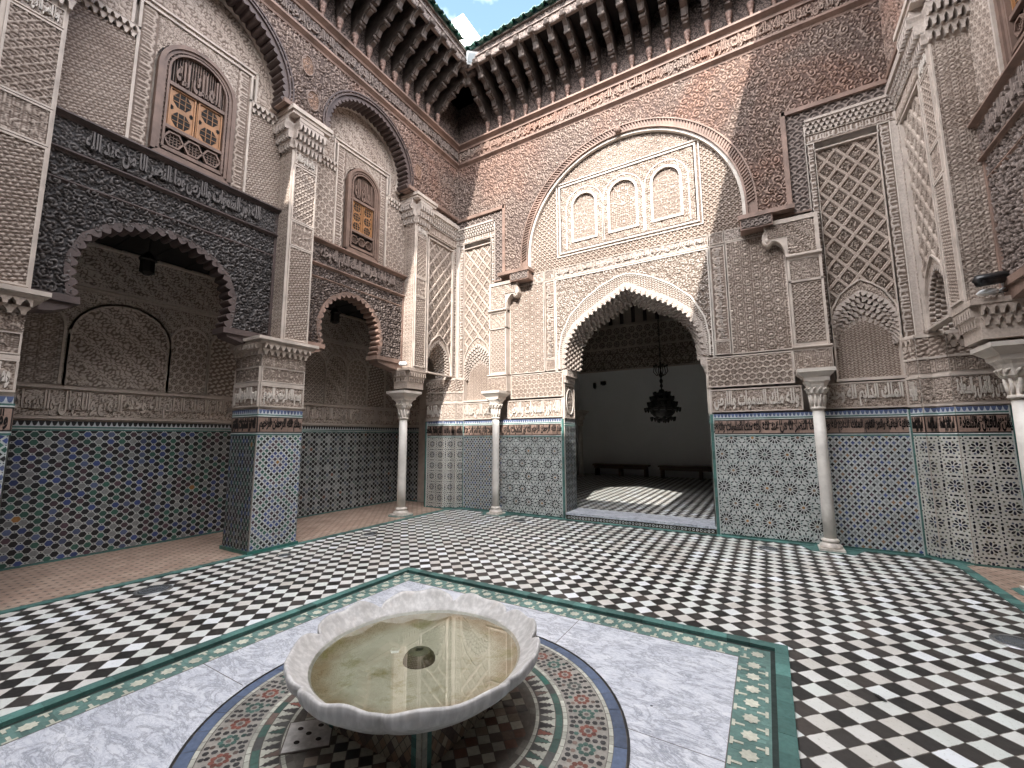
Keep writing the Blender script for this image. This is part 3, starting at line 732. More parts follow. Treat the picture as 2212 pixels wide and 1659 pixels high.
def to_rect(P, cx, cy, x0, x1, y0, y1):
    out = []
    for x, y in P:
        dx, dy = x - cx, y - cy; t = 1e9
        if abs(y0 - cy) < 1e-2: dy = max(dy, 0.0)
        if dx > 1e-9: t = min(t, (x1 - cx) / dx)
        if dx < -1e-9: t = min(t, (x0 - cx) / dx)
        if dy > 1e-9: t = min(t, (y1 - cy) / dy)
        if dy < -1e-9: t = min(t, (y0 - cy) / dy)
        out.append((cx + dx * t, cy + dy * t))
    return out
def muq_arch(mb, F, front, back, c0, c1, rows, period, drop, mat=0, thick=0.10):
    """rows of little hanging niches stepping back under an arch"""
    front = resample(front, 400); back = resample(back, 400)
    for r in range(rows):
        t = r / max(1, rows - 1); P = front * (1 - t) + back * t
        L = np.hypot(*np.diff(P, axis=0).T).sum(); n = max(6, int(round(L / period)))
        out = []; base = resample(P, n * 6 + 1)
        ph = 0.5 if r % 2 else 0.0
        prof = [0.0, .75, 1.0, 1.0, .75, 0.0]
        for i in range(len(base)): out.append(prof[int((i + 6 * ph) % 6)])
        inn = offset(base, -np.array(out)[:, None] * drop + drop * .5)
        outer = offset(base, thick)
        cc0 = c0 + (c1 - c0) * r / rows; cc1 = c0 + (c1 - c0) * (r + 1) / rows
        mb.ring(F, inn, outer, min(cc0, cc1), max(cc0, cc1), mat, rel=1.0)
def scallop_arch(mb, F, path, c0, c1, period=.12, depth=.045, thick=.06, mat=0):
    P = resample(path, 300); L = np.hypot(*np.diff(P, axis=0).T).sum(); n = int(round(L / period)); b = resample(P, n * 6 + 1)
    k = np.abs(np.sin(np.pi * np.arange(len(b)) / 6.0)) * depth
    mb.ring(F, offset(b, -k[:, None] + .0), offset(b, thick), c0, c1, mat)
def mould(mb, F, a0, a1, prof, mat=0):
    """a moulding: profile [(c, b), ...] swept from a0 to a1"""
    return mb.loft([F.P(np.full(len(prof), a), [p[1] for p in prof], [p[0] for p in prof]) for a in ((a1, a0) if F.flip else (a0, a1))], mat)
def cornice(mb, F, a0, a1, b, h, out, c=0.0, mat=0):
    p = [(c - .02, b), (c + out * .25, b), (c + out * .35, b + h * .25), (c + out * .8, b + h * .5), (c + out, b + h * .6), (c + out, b + h * .9), (c + out * .85, b + h), (c - .02, b + h)]
    return mould(mb, F, a0, a1, p, mat)
def frame_rect(mb, F, a0, a1, b0, b1, w, c0, c1, mat=0):
    mb.box(F, a0 - w, a0, b0 - w, b1 + w, c0, c1, mat); mb.box(F, a1, a1 + w, b0 - w, b1 + w, c0, c1, mat)
    mb.box(F, a0, a1, b0 - w, b0, c0, c1, mat); mb.box(F, a0, a1, b1, b1 + w, c0, c1, mat)
def muq_cornice(mb, F, a0, a1, b0, b1, c, rows=2, period=.075, out=.05, mat=0, step=None):
    """hanging honeycomb frieze: tapering prisms between small dark pockets"""
    h = (b1 - b0) / rows
    for r in range(rows):
        n = max(2, int(round((a1 - a0) / period))); w = (a1 - a0) / n; y0 = b0 + r * h; c1 = c + out * (r + 1) / rows
        for i in range(-1 if r % 2 else 0, n):
            x = a0 + (i + .5 + (.5 if r % 2 else 0)) * w
            pts = [(x - w * .17, y0), (x + w * .17, y0), (x + w * .24, y0 + h * .4), (x + w * .5, y0 + h * .8), (x + w * .5, y0 + h), (x - w * .5, y0 + h), (x - w * .5, y0 + h * .8), (x - w * .24, y0 + h * .4)]
            pts = [(min(max(px, a0), a1), py) for px, py in pts]
            if max(p[0] for p in pts) - min(p[0] for p in pts) < .01: continue
            mb.prism(F, pts, c - .01, c1, mat)
        mb.box(F, a0, a1, y0 + h * .97, y0 + h * 1.03, c, c1 + .006, mat)

def panel(F, a0, a1, b0, b1, fn, parent, mat=None, amp=.014, c=0.0, res=.0115, frame=.02, fm=None, name='carved_panel', mask=None, fd=.018):
    relief(name, F, a0, a1, b0, b1, c, fn, amp, res, mat or M_ST, parent, mask)
    if frame:
        mb = MB(); frame_rect(mb, F, a0, a1, b0, b1, frame, c - .01, c + fd); mb.build('panel_frame', fm or M_TRIM, parent)
def text_panel(F, a0, a1, b0, b1, k, parent, mat=None, c=0.0, asp=4.5, frame=.02, res=.0115, bold=.018, lm=None):
    relief('carved_ground', F, a0, a1, b0, b1, c, floral(.04, 3), .010, res, mat or M_ST, parent)
    mb = MB(); text_band(mb, F, a0 + .02, a1 - .02, b0 + .015, b1 - .01, c + .004, c + .028, k, asp * .8, bold=bold * 1.6); mb.build('inscription', lm or M_TRIMW, parent)
    if frame:
        mb = MB(); frame_rect(mb, F, a0, a1, b0, b1, frame, c - .01, c + .02); mb.build('panel_frame', M_TRIM, parent)

# ================================================================== THE PLACE
XC = -2.12; YW = 7.82; HW = 4.08
Z3 = (0, 0, 1)
FW = Fr((XC, YW, 0), (1, 0, 0), Z3, (0, -1, 0))          # the wall with the great door

# ------------------------------------------------------------------ front wall
wall = empty('front_wall', (XC, YW, 0), 'carved stucco and cedar wall with the great honeycomb archway and a tiled base', 'wall')
doorR = [(1.30, 2.95), (1.285, 3.2), (1.22, 3.48), (1.06, 3.75), (.86, 3.92), (.66, 4.05), (.45, 4.17), (.22, 4.29), (0, 4.42)]
doorB = [(1.17, 2.95), (1.14, 3.3), (1.06, 3.55), (.88, 3.76), (.68, 3.90), (.48, 3.99), (.25, 4.10), (0, 4.25)]
ringR = [(1.40, 2.95), (1.40, 3.3), (1.34, 3.65), (1.15, 4.02), (.85, 4.30), (.5, 4.52), (.2, 4.64), (0, 4.68)]
dF = resample(mirror(doorR), 90); dB = resample(mirror(doorB), 90); dRing = resample(mirror(ringR), 90)
# masonry core behind the carving
mb = MB()
for s in (-1, 1):
    mb.box(FW, *sorted((s * 1.36, s * 5.4)), 0, 2.95, -.53, -.2)
    mb.box(FW, *sorted((s * 1.5, s * 5.4)), 2.95, 4.95, -.53, -.2)
mb.box(FW, -5.4, 5.4, 4.95, 10.0, -.9, -.2)
outer = to_rect(offset(dF, .02), 0, 2.95, -1.5, 1.5, 2.9499, 4.95)
mb.ring(FW, offset(dF, .02), outer, -.53, -.2)
mb.build('masonry', M_TRIM, wall)
# tiled base
FL = FW
for s in (-1, 1):
    a, b = sorted((s * 1.335, s * 2.80)); dado(FW, a, b, 'rosette', wall, teal_l=s > 0, teal_r=s < 0, k=0 if s < 0 else 2, ox=(-4.26 - XC) if s < 0 else 1.48)
    a, b = sorted((s * 2.80, s * 3.87)); dado(FW, a, b, 'ogee', wall, teal_l=s < 0, teal_r=s > 0, k=1 if s < 0 else 4)
# stucco bands above the tile
for s in (-1, 1):
    def sp(x0, x1): return sorted((s * x0, s * x1))
    a, b = sp(1.38, 2.62); text_panel(FW, a, b, 2.0, 2.34, 1 if s < 0 else 3, wall, M_ST)
    a, b = sp(2.92, 3.83); text_panel(FW, a, b, 2.0, 2.34, 2 if s < 0 else 5, wall, M_ST, asp=2.7)
    a, b = sp(1.345, 2.54); panel(FW, a, b, 2.42, 2.89, hexnet(.105), wall, M_ST)
    a, b = sp(1.50, 1.70); panel(FW, a, b, 3.20, 4.84, kuficv(.2, a, 2), wall, M_ST, amp=.012, frame=.015)
    tm = MB(); put_text(tm, FW, PH[3 if s > 0 else 5], a + .03, b - .03, 3.9, 4.80, .004, .026, vertical=True, bold=.03); put_text(tm, FW, PH[0 if s > 0 else 2], a + .03, b - .03, 3.22, 3.88, .004, .026, vertical=True, bold=.03)
    tm.build('inscription', M_STW, wall)
    panel(FW, a, b, 2.96, 3.16, starnet(.1, 8), wall, M_ST, frame=.015)
    a, b = sp(1.75, 2.56); panel(FW, a, b, 2.95, 4.86, starnet(.135, 6), wall, M_ST, amp=.018, frame=.016)
    a, b = sp(1.50, 1.70); panel(FW, a, b, 4.90, 5.08, starnet(.1, 8), wall, M_STW, frame=.012)
    a, b = sp(1.74, 2.02); panel(FW, a, b, 4.90, 5.08, floral(.05, 1), wall, M_STW, frame=.012)
    a, b = sp(2.04, 2.72); panel(FW, a, b, 4.88, 5.09, floral(.05, 4), wall, M_ST, frame=0)
text_panel(FW, -1.46, 1.46, 4.90, 5.08, 0, wall, M_STW, asp=7.5, frame=.012, bold=.02, lm=M_STW)
# arch of the door: carved spandrels, outer ring, honeycomb soffit
ins = inside_path(offset(dF, -.01)); insR = inside_path(dRing)
relief('arch_spandrel', FW, -1.44, 1.44, 2.95, 4.83, 0, scroll(.15, 5), .022, .0105, M_STW, wall, lambda A, B: ~insR(A, B))
relief('arch_face', FW, -1.42, 1.42, 2.95, 4.72, .004, wavy(.05), .016, .0105, M_STW, wall, lambda A, B: insR(A, B) & ~ins(A, B))
mb = MB()
mb.ring(FW, offset(dRing, -.012), offset(dRing, .014), -.01, .032)
P = resample(offset(dRing, -.035), 120)
for x, y in P: mb.box(FW, x - .008, x + .008, y - .008, y + .008, 0, .03)
for w_, q in ((.02, 1.44), (.012, 1.475)):
    for s in (-1, 1): mb.box(FW, *sorted((s * q, s * (q + w_))), 2.9, 4.83 + (q - 1.44), -.01, .03)
    mb.box(FW, -q - w_, q + w_, 4.83 + (q - 1.44), 4.83 + (q - 1.44) + w_, -.01, .03)
mb.build('arch_moulding', M_TRIMW, wall)
mb = MB(); muq_arch(mb, FW, dF, dB, .012, -.53, 7, .105, .085)
mb.build('honeycomb_soffit', M_STW, wall)
# jambs of the door
for s in (-1, 1):
    FJ = Fr((XC + s * 1.325, YW + (.53 if s > 0 else 0), 0), (0, -1 if s > 0 else 1, 0), Z3, (-s, 0, 0))
    m2 = MB(); m2.box(Fr((XC, YW, 0), (1, 0, 0), Z3, (0, -1, 0)), *sorted((s * 1.327, s * 1.38)), 0, 2.95, -.53, -.012); m2.build('door_jamb', M_TRIMW, wall)
    dado(FJ, 0, .53, 'cells', wall, txt=False, top=1.93, pa=.075, pb=.035, mode=1, b0=.1)
    panel(FJ, .03, .50, 1.98, 2.62, starnet(.12, 8), wall, M_STW, name='jamb_panel', frame=.02)
    m2 = MB(); m2.ring(FJ, arc(.265, 2.30, .17, 0, 360, 36, .25), arc(.265, 2.30, .182, 0, 360, 36, .262), .01, .025, closed=True); m2.build('jamb_medallion', M_TRIMW, wall)
    m2 = MB(); muq_cornice(m2, FJ, .0, .53, 2.68, 2.94, .0, 2, .08, .09); m2.build('jamb_capital', M_STW, wall)
# tympanum with three blind windows
CY, RT = 5.48, 2.03
tF = FW.sub(0, 0, -.045)
def in_t(A, B): return ((A ** 2 + (B - CY) ** 2 < (RT + .02) ** 2) & (B > CY)) | ((B <= CY) & (np.abs(A) < RT))
frm = lambda A, B, m=0.0: (np.abs(A) < 1.33 + m) & (B > 5.42 - m) & (B < 6.88 + m)
relief('tympanum', tF, -RT - .02, RT + .02, 5.12, 7.52, 0, scales(.115), .022, .0105, M_ST, wall, lambda A, B: in_t(A, B) & ~frm(A, B, .1) & (B < 6.98))
relief('tympanum_crown', tF, -RT, RT, 6.98, 7.52, 0, starnet(.12, 6), .020, .0105, M_ST, wall, lambda A, B: in_t(A, B))
wins = [(-.80, .235), (.0, .255), (.82, .24)]
def inwin(A, B, m=0.0):
    r = np.zeros(A.shape, bool)
    for cx, hw in wins:
        r |= ((np.abs(A - cx) < hw + m) & (B > 5.63 - m) & (B < 6.37)) | (((A - cx) ** 2 + (B - 6.37) ** 2 < (hw + m) ** 2) & (B >= 6.37))
    return r
relief('window_surround', tF, -1.31, 1.31, 5.44, 6.86,   .006, floral(.085, 2), .020, .0105, M_ST, wall, lambda A, B: ~inwin(A, B, .02))
mb = MB(); frame_rect(mb, tF, -1.33, 1.33, 5.42, 6.88, .03, -.01, .035); frame_rect(mb, tF, -1.40, 1.40, 5.35, 6.95, .02, -.01, .03); mb.build('tympanum_frame', M_TRIMW, wall)
relief('tympanum_border', tF, -1.395, 1.395, 5.36, 6.95, .003, kufic(.06, 5.36, 1), .012, .0105, M_ST, wall, lambda A, B: ~frm(A, B, .028))
for i, (cx, hw) in enumerate(wins):
    P = resample([(cx - hw, 5.63)] + arc(cx, 6.37, hw, 180, 0, 20) + [(cx + hw, 5.63)], 40)
    b_ = MB(); b_.ring(tF, P, offset(P, .045), -.03, .04); b_.box(tF, cx - hw - .045, cx + hw + .045, 5.585, 5.63, -.03, .04)
    Q = resample([(cx - .385, 6.05)] + arc(cx, 6.32, .385, 180, 0, 24, .42) + [(cx + .385, 6.05)], 40); b_.ring(tF, Q, offset(Q, .02), 0, .03)
    for s in (-1, 1): b_.box(tF, cx + s * .395 - .012, cx + s * .395 + .012, 5.47, 6.05, 0, .03)
    w_ = b_.build('blind_window', M_TRIMW, wall)
    relief('window_tracery', tF, cx - hw, cx + hw, 5.63, 6.37 + hw, -.02, starnet([.11, .17, .11][i], 8), .016, .0105, M_ST, w_, lambda A, B, cx=cx, hw=hw: inwin(A, B, .01) & (np.abs(A - cx) < hw + .02))
# reveal and carved cedar arch
mb = MB(); P = [(-RT, 5.12)] + arc(0, CY, RT, 180, 0, 70) + [(RT, 5.12)]; mb.ring(FW, P, offset(P, .06), -.13, .045); mb.build('arch_reveal', M_TRIMW, wall)
mb = MB(); P = [(-RT - .05, 5.12)] + arc(0, CY, RT + .05, 180, 0, 70) + [(RT + .05, 5.12)]
mb.ring(FW, P, offset(P, .03), .0, .085); mb.ring(FW, offset(P, .15), offset(P, .175), .0, .085); mb.ring(FW, offset(P, .03), offset(P, .15), .0, .05)
for t in np.linspace(0, 180, 118):
    c_, s_ = math.cos(R(t)), math.sin(R(t)); c2_, s2_ = math.cos(R(t + 1.6)), math.sin(R(t + 1.6)); r0, r1 = RT + .085, RT + .195; d_ = .012
    mb.prism(FW, [(r0 * c_ + d_ * s_, CY + r0 * s_ - d_ * c_), (r1 * c2_ + d_ * s_, CY + r1 * s2_ - d_ * c_), (r1 * c2_ - d_ * s_, CY + r1 * s2_ + d_ * c_), (r0 * c_ - d_ * s_, CY + r0 * s_ + d_ * c_)], .04, .075)
mb.lathe(tuple(FW.P(0, CY + RT + .1, .12)), [(0, -.07), (.045, -.055), (.065, 0), (.05, .05), (0, .07)], 16)
mb.build('cedar_arch', M_WTRIM, wall)
in_w = lambda A, B: ((A ** 2 + (B - CY) ** 2 < (RT + .2) ** 2) & (B > CY)) | ((B <= CY) & (np.abs(A) < RT + .2))
relief('cedar_panel', FW, -HW, HW, 5.12, 8.2,   .05, scroll(.19, 1), .024, .0105, M_WR, wall, lambda A, B: ~in_w(A, B) & ((B > 6.85) | (np.abs(A) < 2.68)))
mb = MB()
for s in (-1, 1):
    a, b = sorted((s * 2.66, s * 2.73)); mb.box(FW, a, b, 5.10, 6.86, .0, .085)
    a, b = sorted((s * 2.68, s * HW)); mb.box(FW, a, b, 6.79, 6.86, .0, .085)
    a, b = sorted((s * 2.70, s * 2.97)); mb.box(FW, a, b, 5.09, 5.12, .0, .05)
    a, b = sorted((s * 1.98, s * 2.74)); mb.box(FW, a, b, 5.06, 5.13, -.1, .10)
    a, b = sorted((s * 2.0, s * 2.62)); mb.box(FW, *sorted((s * 1.98, s * 2.44)), 4.93, 5.13, -.02, .24); mb.box(FW, *sorted((s * 1.96, s * 2.74)), 5.11, 5.18, 0, .27)
for b_ in (8.17,): cornice(mb, FW, -HW, HW, b_, .13, .10, .04)
cornice(mb, FW, -HW, HW, 8.66, .13, .13, .04)
mb.box(FW, -HW, HW, 8.30, 8.325, .03, .09); mb.box(FW, -HW, HW, 8.63, 8.66, .03, .09)
mb.build('cedar_moulding', M_WTRIM, wall)
for s in (-1, 1):
    a, b = sorted((s * 2.74, s * 2.95)); relief('cedar_border', FW, a, b, 5.12, 6.79, .03, scales(.16), .015, .012, M_WB, wall)
    a, b = sorted((s * 2.95, s * HW)); relief('cedar_border', FW, a, b, 6.60, 6.79, .03, scales(.16), .015, .012, M_WB, wall)
relief('frieze_ground', FW, -HW, HW, 8.32, 8.64, .05, scroll(.16, 4), .016, .0115, M_WR, wall)
mb = MB(); text_band(mb, FW, -HW + .1, HW - .1, 8.345, 8.62, .055, .09, 2, 4.2, bold=.02); mb.build('frieze_inscription', M_WR, wall)
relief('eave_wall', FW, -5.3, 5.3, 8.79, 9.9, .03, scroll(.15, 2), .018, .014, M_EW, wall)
# lozenge panels with honeycomb niches
for s in (-1, 1):
    def q(x0, x1): return sorted((s * x0, s * x1))
    cn = s * 3.465
    nic = resample(mirror([(.375, 2.9), (.375, 3.12), (.35, 3.28), (.25, 3.50), (.12, 3.60), (0, 3.68)], cn), 60)
    nib = resample(mirror([(.335, 2.9), (.33, 3.02), (.30, 3.10), (.2, 3.20), (.1, 3.26), (0, 3.32)], cn), 60)
    rg = resample(mirror([(.40, 3.05), (.40, 3.2), (.36, 3.45), (.25, 3.68), (.12, 3.80), (0, 3.88)], cn), 60)
    iR = inside_path(rg); iN = inside_path(nic)
    Fd = FW.sub(0, 0, -.05)
    a, b = q(3.09, 3.845)
    relief('lozenge_panel', Fd, a, b, 3.0, 6.07, 0, sebka(.25, .32, cn, 3.95), .045, .0095, M_ST, wall, lambda A, B: ~iR(A, B))
    relief('niche_arch_face', Fd, a, b, 3.0, 3.9, .02, floral(.05, 4), .012, .0105, M_ST, wall, lambda A, B: iR(A, B) & ~iN(A, B))
    mb = MB(); mb.ring(Fd, rg, offset(rg, .022), 0, .05); mb.box(FW, a - .02, a, 2.9, 6.09, -.06, .03); mb.box(FW, b, b + .02, 2.9, 6.09, -.06, .03); mb.box(FW, a, b, 6.07, 6.09, -.06, .03); mb.build('niche_moulding', M_TRIM, wall)
    mb = MB(); muq_arch(mb, FW, nic, nib, -.01, -.15, 5, .072, .06, thick=.05); mb.build('niche_honeycomb', M_STW, wall)
    relief('niche_back', FW, a, b, 2.40, 3.7, -.13, wavy(.045), .012, .0105, M_ST, wall, lambda A, B: (B > 2.42))
    mb = MB(); mb.box(FW, a - .02, b + .02, 2.38, 2.42, -.15, .03)
    for x in (a, b): mb.box(FW, x - .012, x + .012, 2.4, 3.0, -.14, .02)
    mb.build('niche_jamb', M_TRIM, wall)
    for (x0, x1) in ((2.985, 3.07), (3.865, 3.99)):
        a, b = q(x0, x1); panel(FW, a, b, 2.95, 6.2, kuficv(b - a, a, 1, .06), wall, M_STW, amp=.012, frame=.010, c=.012, fm=M_TRIMW)
    a, b = q(3.865, 3.99); panel(FW, a, b, 2.42, 2.92, starnet(.09, 6), wall, M_ST, frame=.01, c=.012)
    a, b = q(2.985, 4.06); panel(FW, a, b, 6.22, 6.36, kufic(.13, 6.22, 3, .045), wall, M_STW, amp=.012, frame=.008, c=.012)
    mb = MB(); muq_cornice(mb, FW, a, b, 6.38, 6.56, .01, 3, .07, .06); mb.box(FW, a, b, 6.56, 6.60, -.02, .09); mb.box(FW, *q(4.0, HW), 2.4, 6.2, -.1, .02)
    mb.box(FW, *q(2.96, 2.985), 2.9, 6.56, -.02, .03)
    mb.build('honeycomb_cornice', M_STW, wall)
# pilasters and corbels over the engaged columns
for s in (-1, 1):
    a, b = sorted((s * 2.57, s * 3.03)); mb = MB()
    mb.box(FW, a + .03, b - .03, 2.92, 4.34, -.1, .15); mb.box(FW, a - .01, b + .01, 2.56, 2.9, -.1, .19)
    cornice(mb, FW, a - .02, b + .02, 2.88, .05, .05, .17); cornice(mb, FW, a - .0, b + .0, 4.30, .09, .06, .15)
    mb.box(FW, a + .01, b - .01, 3.94, 3.97, 0, .175); mb.box(FW, a + .01, a + .04, 2.94, 4.3, 0, .175); mb.box(FW, b - .04, b - .01, 2.94, 4.3, 0, .175)
    # carved corbel curling inwards under the cedar bracket
    pts = [(3.0, 4.38), (3.0, 5.0), (2.30, 5.0), (2.32, 4.88), (2.28, 4.80), (2.27, 4.70), (2.31, 4.62), (2.37, 4.60), (2.41, 4.66), (2.46, 4.66), (2.52, 4.60), (2.56, 4.50), (2.57, 4.38)]
    mb.prism(FW, [(s * x, y) for x, y in pts], -.05, .15)
    rl = MB(); ed = [(2.32, 4.97), (2.345, 4.88), (2.31, 4.80), (2.30, 4.71), (2.33, 4.65), (2.37, 4.635), (2.405, 4.69), (2.47, 4.69), (2.54, 4.62), (2.59, 4.52), (2.60, 4.40)]
    for i in range(len(ed) - 1): (x0_, y0_), (x1_, y1_) = ed[i], ed[i + 1]; mb.prism(FW, [(s * x0_, y0_), (s * (x0_ - .02), y0_ - .012), (s * (x1_ - .02), y1_ - .012), (s * x1_, y1_)], .0, .17)
    mb.lathe((0, 0, 0), [(0, 0)], 3) if False else None
    mb.tube([tuple(FW.P(s * 2.325, 4.70, -.04)), tuple(FW.P(s * 2.335, 4.70, .155))], .042, 14)
    mb.box(FW, *sorted((s * 2.40, s * 3.02)), 4.93, 5.0, -.02, .18); mb.box(FW, *sorted((s * 2.97, s * 3.02)), 4.4, 4.93, -.02, .18)
    p_ = mb.build('pilaster', M_TRIM, wall)
    relief('pilaster_carving', FW, a + .045, b - .045, 3.0, 3.92, .152, scales(.09), .014, .0105, M_ST, p_)
    relief('pilaster_carving', FW, a + .045, b - .045, 3.98, 4.28, .152, floral(.05, 1), .014, .0105, M_ST, p_)
    relief('pilaster_carving', FW, a + .0, b - .0, 2.58, 2.86, .192, starnet(.1, 8), .012, .0105, M_ST, p_)
    FS = Fr(FW.P(a if s > 0 else b, 0, 0), (0, -1, 0), Z3, (-s, 0, 0))
    relief('pilaster_side', FS, .0, .15, 2.94, 4.30, -.028, scales(.09), .012, .0105, M_ST, p_)
    cm = inside_path([(s * 2.05, 4.4), (s * 2.05, 4.85), (s * 2.35, 4.82), (s * 2.58, 4.6), (s * 2.62, 4.4)][::int(s)])
    relief('corbel_carving', FW, *sorted((s * 2.35, s * 2.97)), 4.42, 4.92, .152, floral(.08, 3), .018, .0105, M_ST, p_, lambda A, B: (np.abs(A) > 2.61) | (B > 4.72))
    # cedar bracket block under the arch foot
    FB = FW; relief('bracket_carving', FB, *sorted((s * 2.0, s * 2.42)), 4.95, 5.10, .242, scales(.12), .014, .0115, M_WB, p_)

# ------------------------------------------------------------------ arcades (left and right), one after the other
def column(name, x, y, F, label, h_shaft=2.0, r=.075, sc=1.0, group=None):
    t = empty(name, (x, y, 0), label, 'column', group)
    mb = MB(); mb.box(Fr((x, y, 0), (1, 0, 0), Z3, (0, -1, 0)), -r * 1.95, r * 1.95, 0, .035, -r * 1.95, r * 1.95)
    mb.lathe((x, y, 0), [(r * 1.75, .035), (r * 1.8, .05), (r * 1.75, .075), (r * 1.35, .10), (r * 1.25, .115), (r * 1.42, .125), (r * 1.42, .145), (r * 1.1, .155), (r * 1.02, .165)], 28)
    mb.build('base', M_CAPM, t)
    mb = MB(); mb.lathe((x, y, 0), [(r * 1.0, .165), (r * 1.03, .6), (r * 1.0, 1.3), (r * .96, h_shaft - .03)], 28); mb.build('shaft', M_SHAFT, t)
    mb = MB(); z = h_shaft - .03
    mb.lathe((x, y, 0), [(r * 1.2, z), (r * 1.28, z + .015), (r * 1.2, z + .035), (r * .98, z + .04), (r * 1.05, z + .2), (r * 1.15, z + .22)], 24)
    for k in range(10):      # fluted lower leaves
        t_ = k * math.pi / 5; cx_, cy_ = x + r * 1.05 * math.cos(t_), y + r * 1.05 * math.sin(t_)
        mb.tube([(cx_, cy_, z + .04), (x + r * 1.15 * math.cos(t_), y + r * 1.15 * math.sin(t_), z + .12), (x + r * 1.35 * math.cos(t_), y + r * 1.35 * math.sin(t_), z + .21)], [.016, .02, .012], 6)
    w = r * 1.55
    FC = Fr((x, y, 0), (1, 0, 0), Z3, (0, -1, 0))
    secs = []
    for q_, zz in ((w * .8, z + .215), (w * .95, z + .24), (w * 1.0, z + .31), (w * 1.12, z + .36), (w * 1.35, z + .40), (w * 1.35, z + .41)):
        secs.append([(x + q_ * a, y + q_ * b, zz) for a, b in ((-1, -.6), (-.6, -1), (.6, -1), (1, -.6), (1, .6), (.6, 1), (-.6, 1), (-1, .6))])
    mb.loft(secs)
    for k in range(12):      # curling leaves and volutes
        t_ = k * math.pi / 6 + .13; q_ = w * 1.08
        mb.tube([(x + q_ * .82 * math.cos(t_), y + q_ * .82 * math.sin(t_), z + .235), (x + q_ * 1.0 * math.cos(t_), y + q_ * 1.0 * math.sin(t_), z + .27), (x + q_ * 1.12 * math.cos(t_ + .12), y + q_ * 1.12 * math.sin(t_ + .12), z + .30), (x + q_ * 1.0 * math.cos(t_ + .25), y + q_ * 1.0 * math.sin(t_ + .25), z + .315)], [.014, .018, .016, .008], 6)
    mb.build('capital', M_CAPM, t)
    mb = MB(); q0, q1 = w * 1.3, w * 1.95
    secs = [[(x + q_ * a, y + q_ * b, zz) for a, b in ((-1, -1), (1, -1), (1, 1), (-1, 1))] for q_, zz in ((q0, z + .41), (q0 * 1.03, z + .46), (q1 * .96, z + .53), (q1, z + .535), (q1, z + .585))]
    mb.loft(secs); mb.build('abacus', M_TRIMW, t)
    return t
for s in (-1, 1):
    column('engaged_column', XC + s * 2.80, 7.58, FW, 'slim pale marble column on the tiled wall %s the great door' % ('left of' if s < 0 else 'right of'), r=.075, group='marble columns flanking the door')

def faces(F, a0, a1, cb, cf=0.0):
    """frames for the front and the camera-side face of a block"""
    return F.sub(a0, 0, cf), a1 - a0, Fr(F.P(a0, 0, cb), F.n, F.v, -F.u), cf - cb
def clad(F, a0, a1, cb, b0, b1, fn, parent, mat, amp=.013, c=0.002, frame=.02, fm=None, name='carved_panel', both=True, gap=.025):
    Ff, w, Fs, d = faces(F, a0, a1, cb)
    panel(Ff, gap, w - gap, b0, b1, fn, parent, mat, amp, c, frame=frame, fm=fm, name=name)
    if both: panel(Fs, gap, d - gap, b0, b1, fn, parent, mat, amp, c, frame=frame, fm=fm, name=name)

def lower_pillar(F, a0, a1, par, k):
    cb = -.68; Ff, w, Fs, d = faces(F, a0, a1, cb)
    mb = MB(); mb.box(F, a0, a1, 0, 3.0, cb, 0.0); p = mb.build('pillar', M_TRIM, par)
    dado(Ff, 0, w, 'squares', p, top=2.0, ca=w / 2 - .015, cb=1.24, k=k); dado(Fs, 0, d, 'cells', p, top=2.0, mode=0, pa=.085, pb=.05, k=k + 1)
    Fb = Fr(F.P(a1, 0, 0), -F.n, F.v, F.u); dado(Fb, 0, d, 'cells', p, top=2.0, mode=1, pa=.085, pb=.05, k=k + 1)
    for G, ww in ((Ff, w), (Fs, d)):
        text_panel(G, .02, ww - .02, 2.06, 2.34, k, p, M_ST, asp=2.2, c=.004, frame=.018, bold=.03)
        panel(G, .02, ww - .02, 2.42, 2.61, starnet(.1, 8), p, M_ST, c=.006, frame=.014)
        relief('carved_panel', G, .0, ww, 2.64, 2.82, .012, starnet(.085, 6), .012, .0105, M_ST, p)
        m2 = MB(); muq_cornice(m2, G, -.02, ww + .02, 2.80, 2.96, .01, 2, .085, .10); m2.build('honeycomb_capital', M_ST, p); m2 = MB(); m2.box(G, -.0, ww + .0, 2.36, 2.40, 0, .02); m2.build('band_moulding', M_TRIM, p)
    m2 = MB(); m2.box(F, a0 - .09, a1 + .09, 2.955, 3.0, cb - .05, .11); m2.box(F, a0 - .13, a1 + .13, 3.0, 3.045, cb - .05, .15); m2.build('capital_slab', M_TRIM, p)
    m2 = MB()
    for G, ww in ((Ff, w), (Fs, d)): m2.box(G, -.03, ww + .03, 0, .05, 0, .035, 0, TL)
    m2.build('teal_skirting', M_TEAL, p)

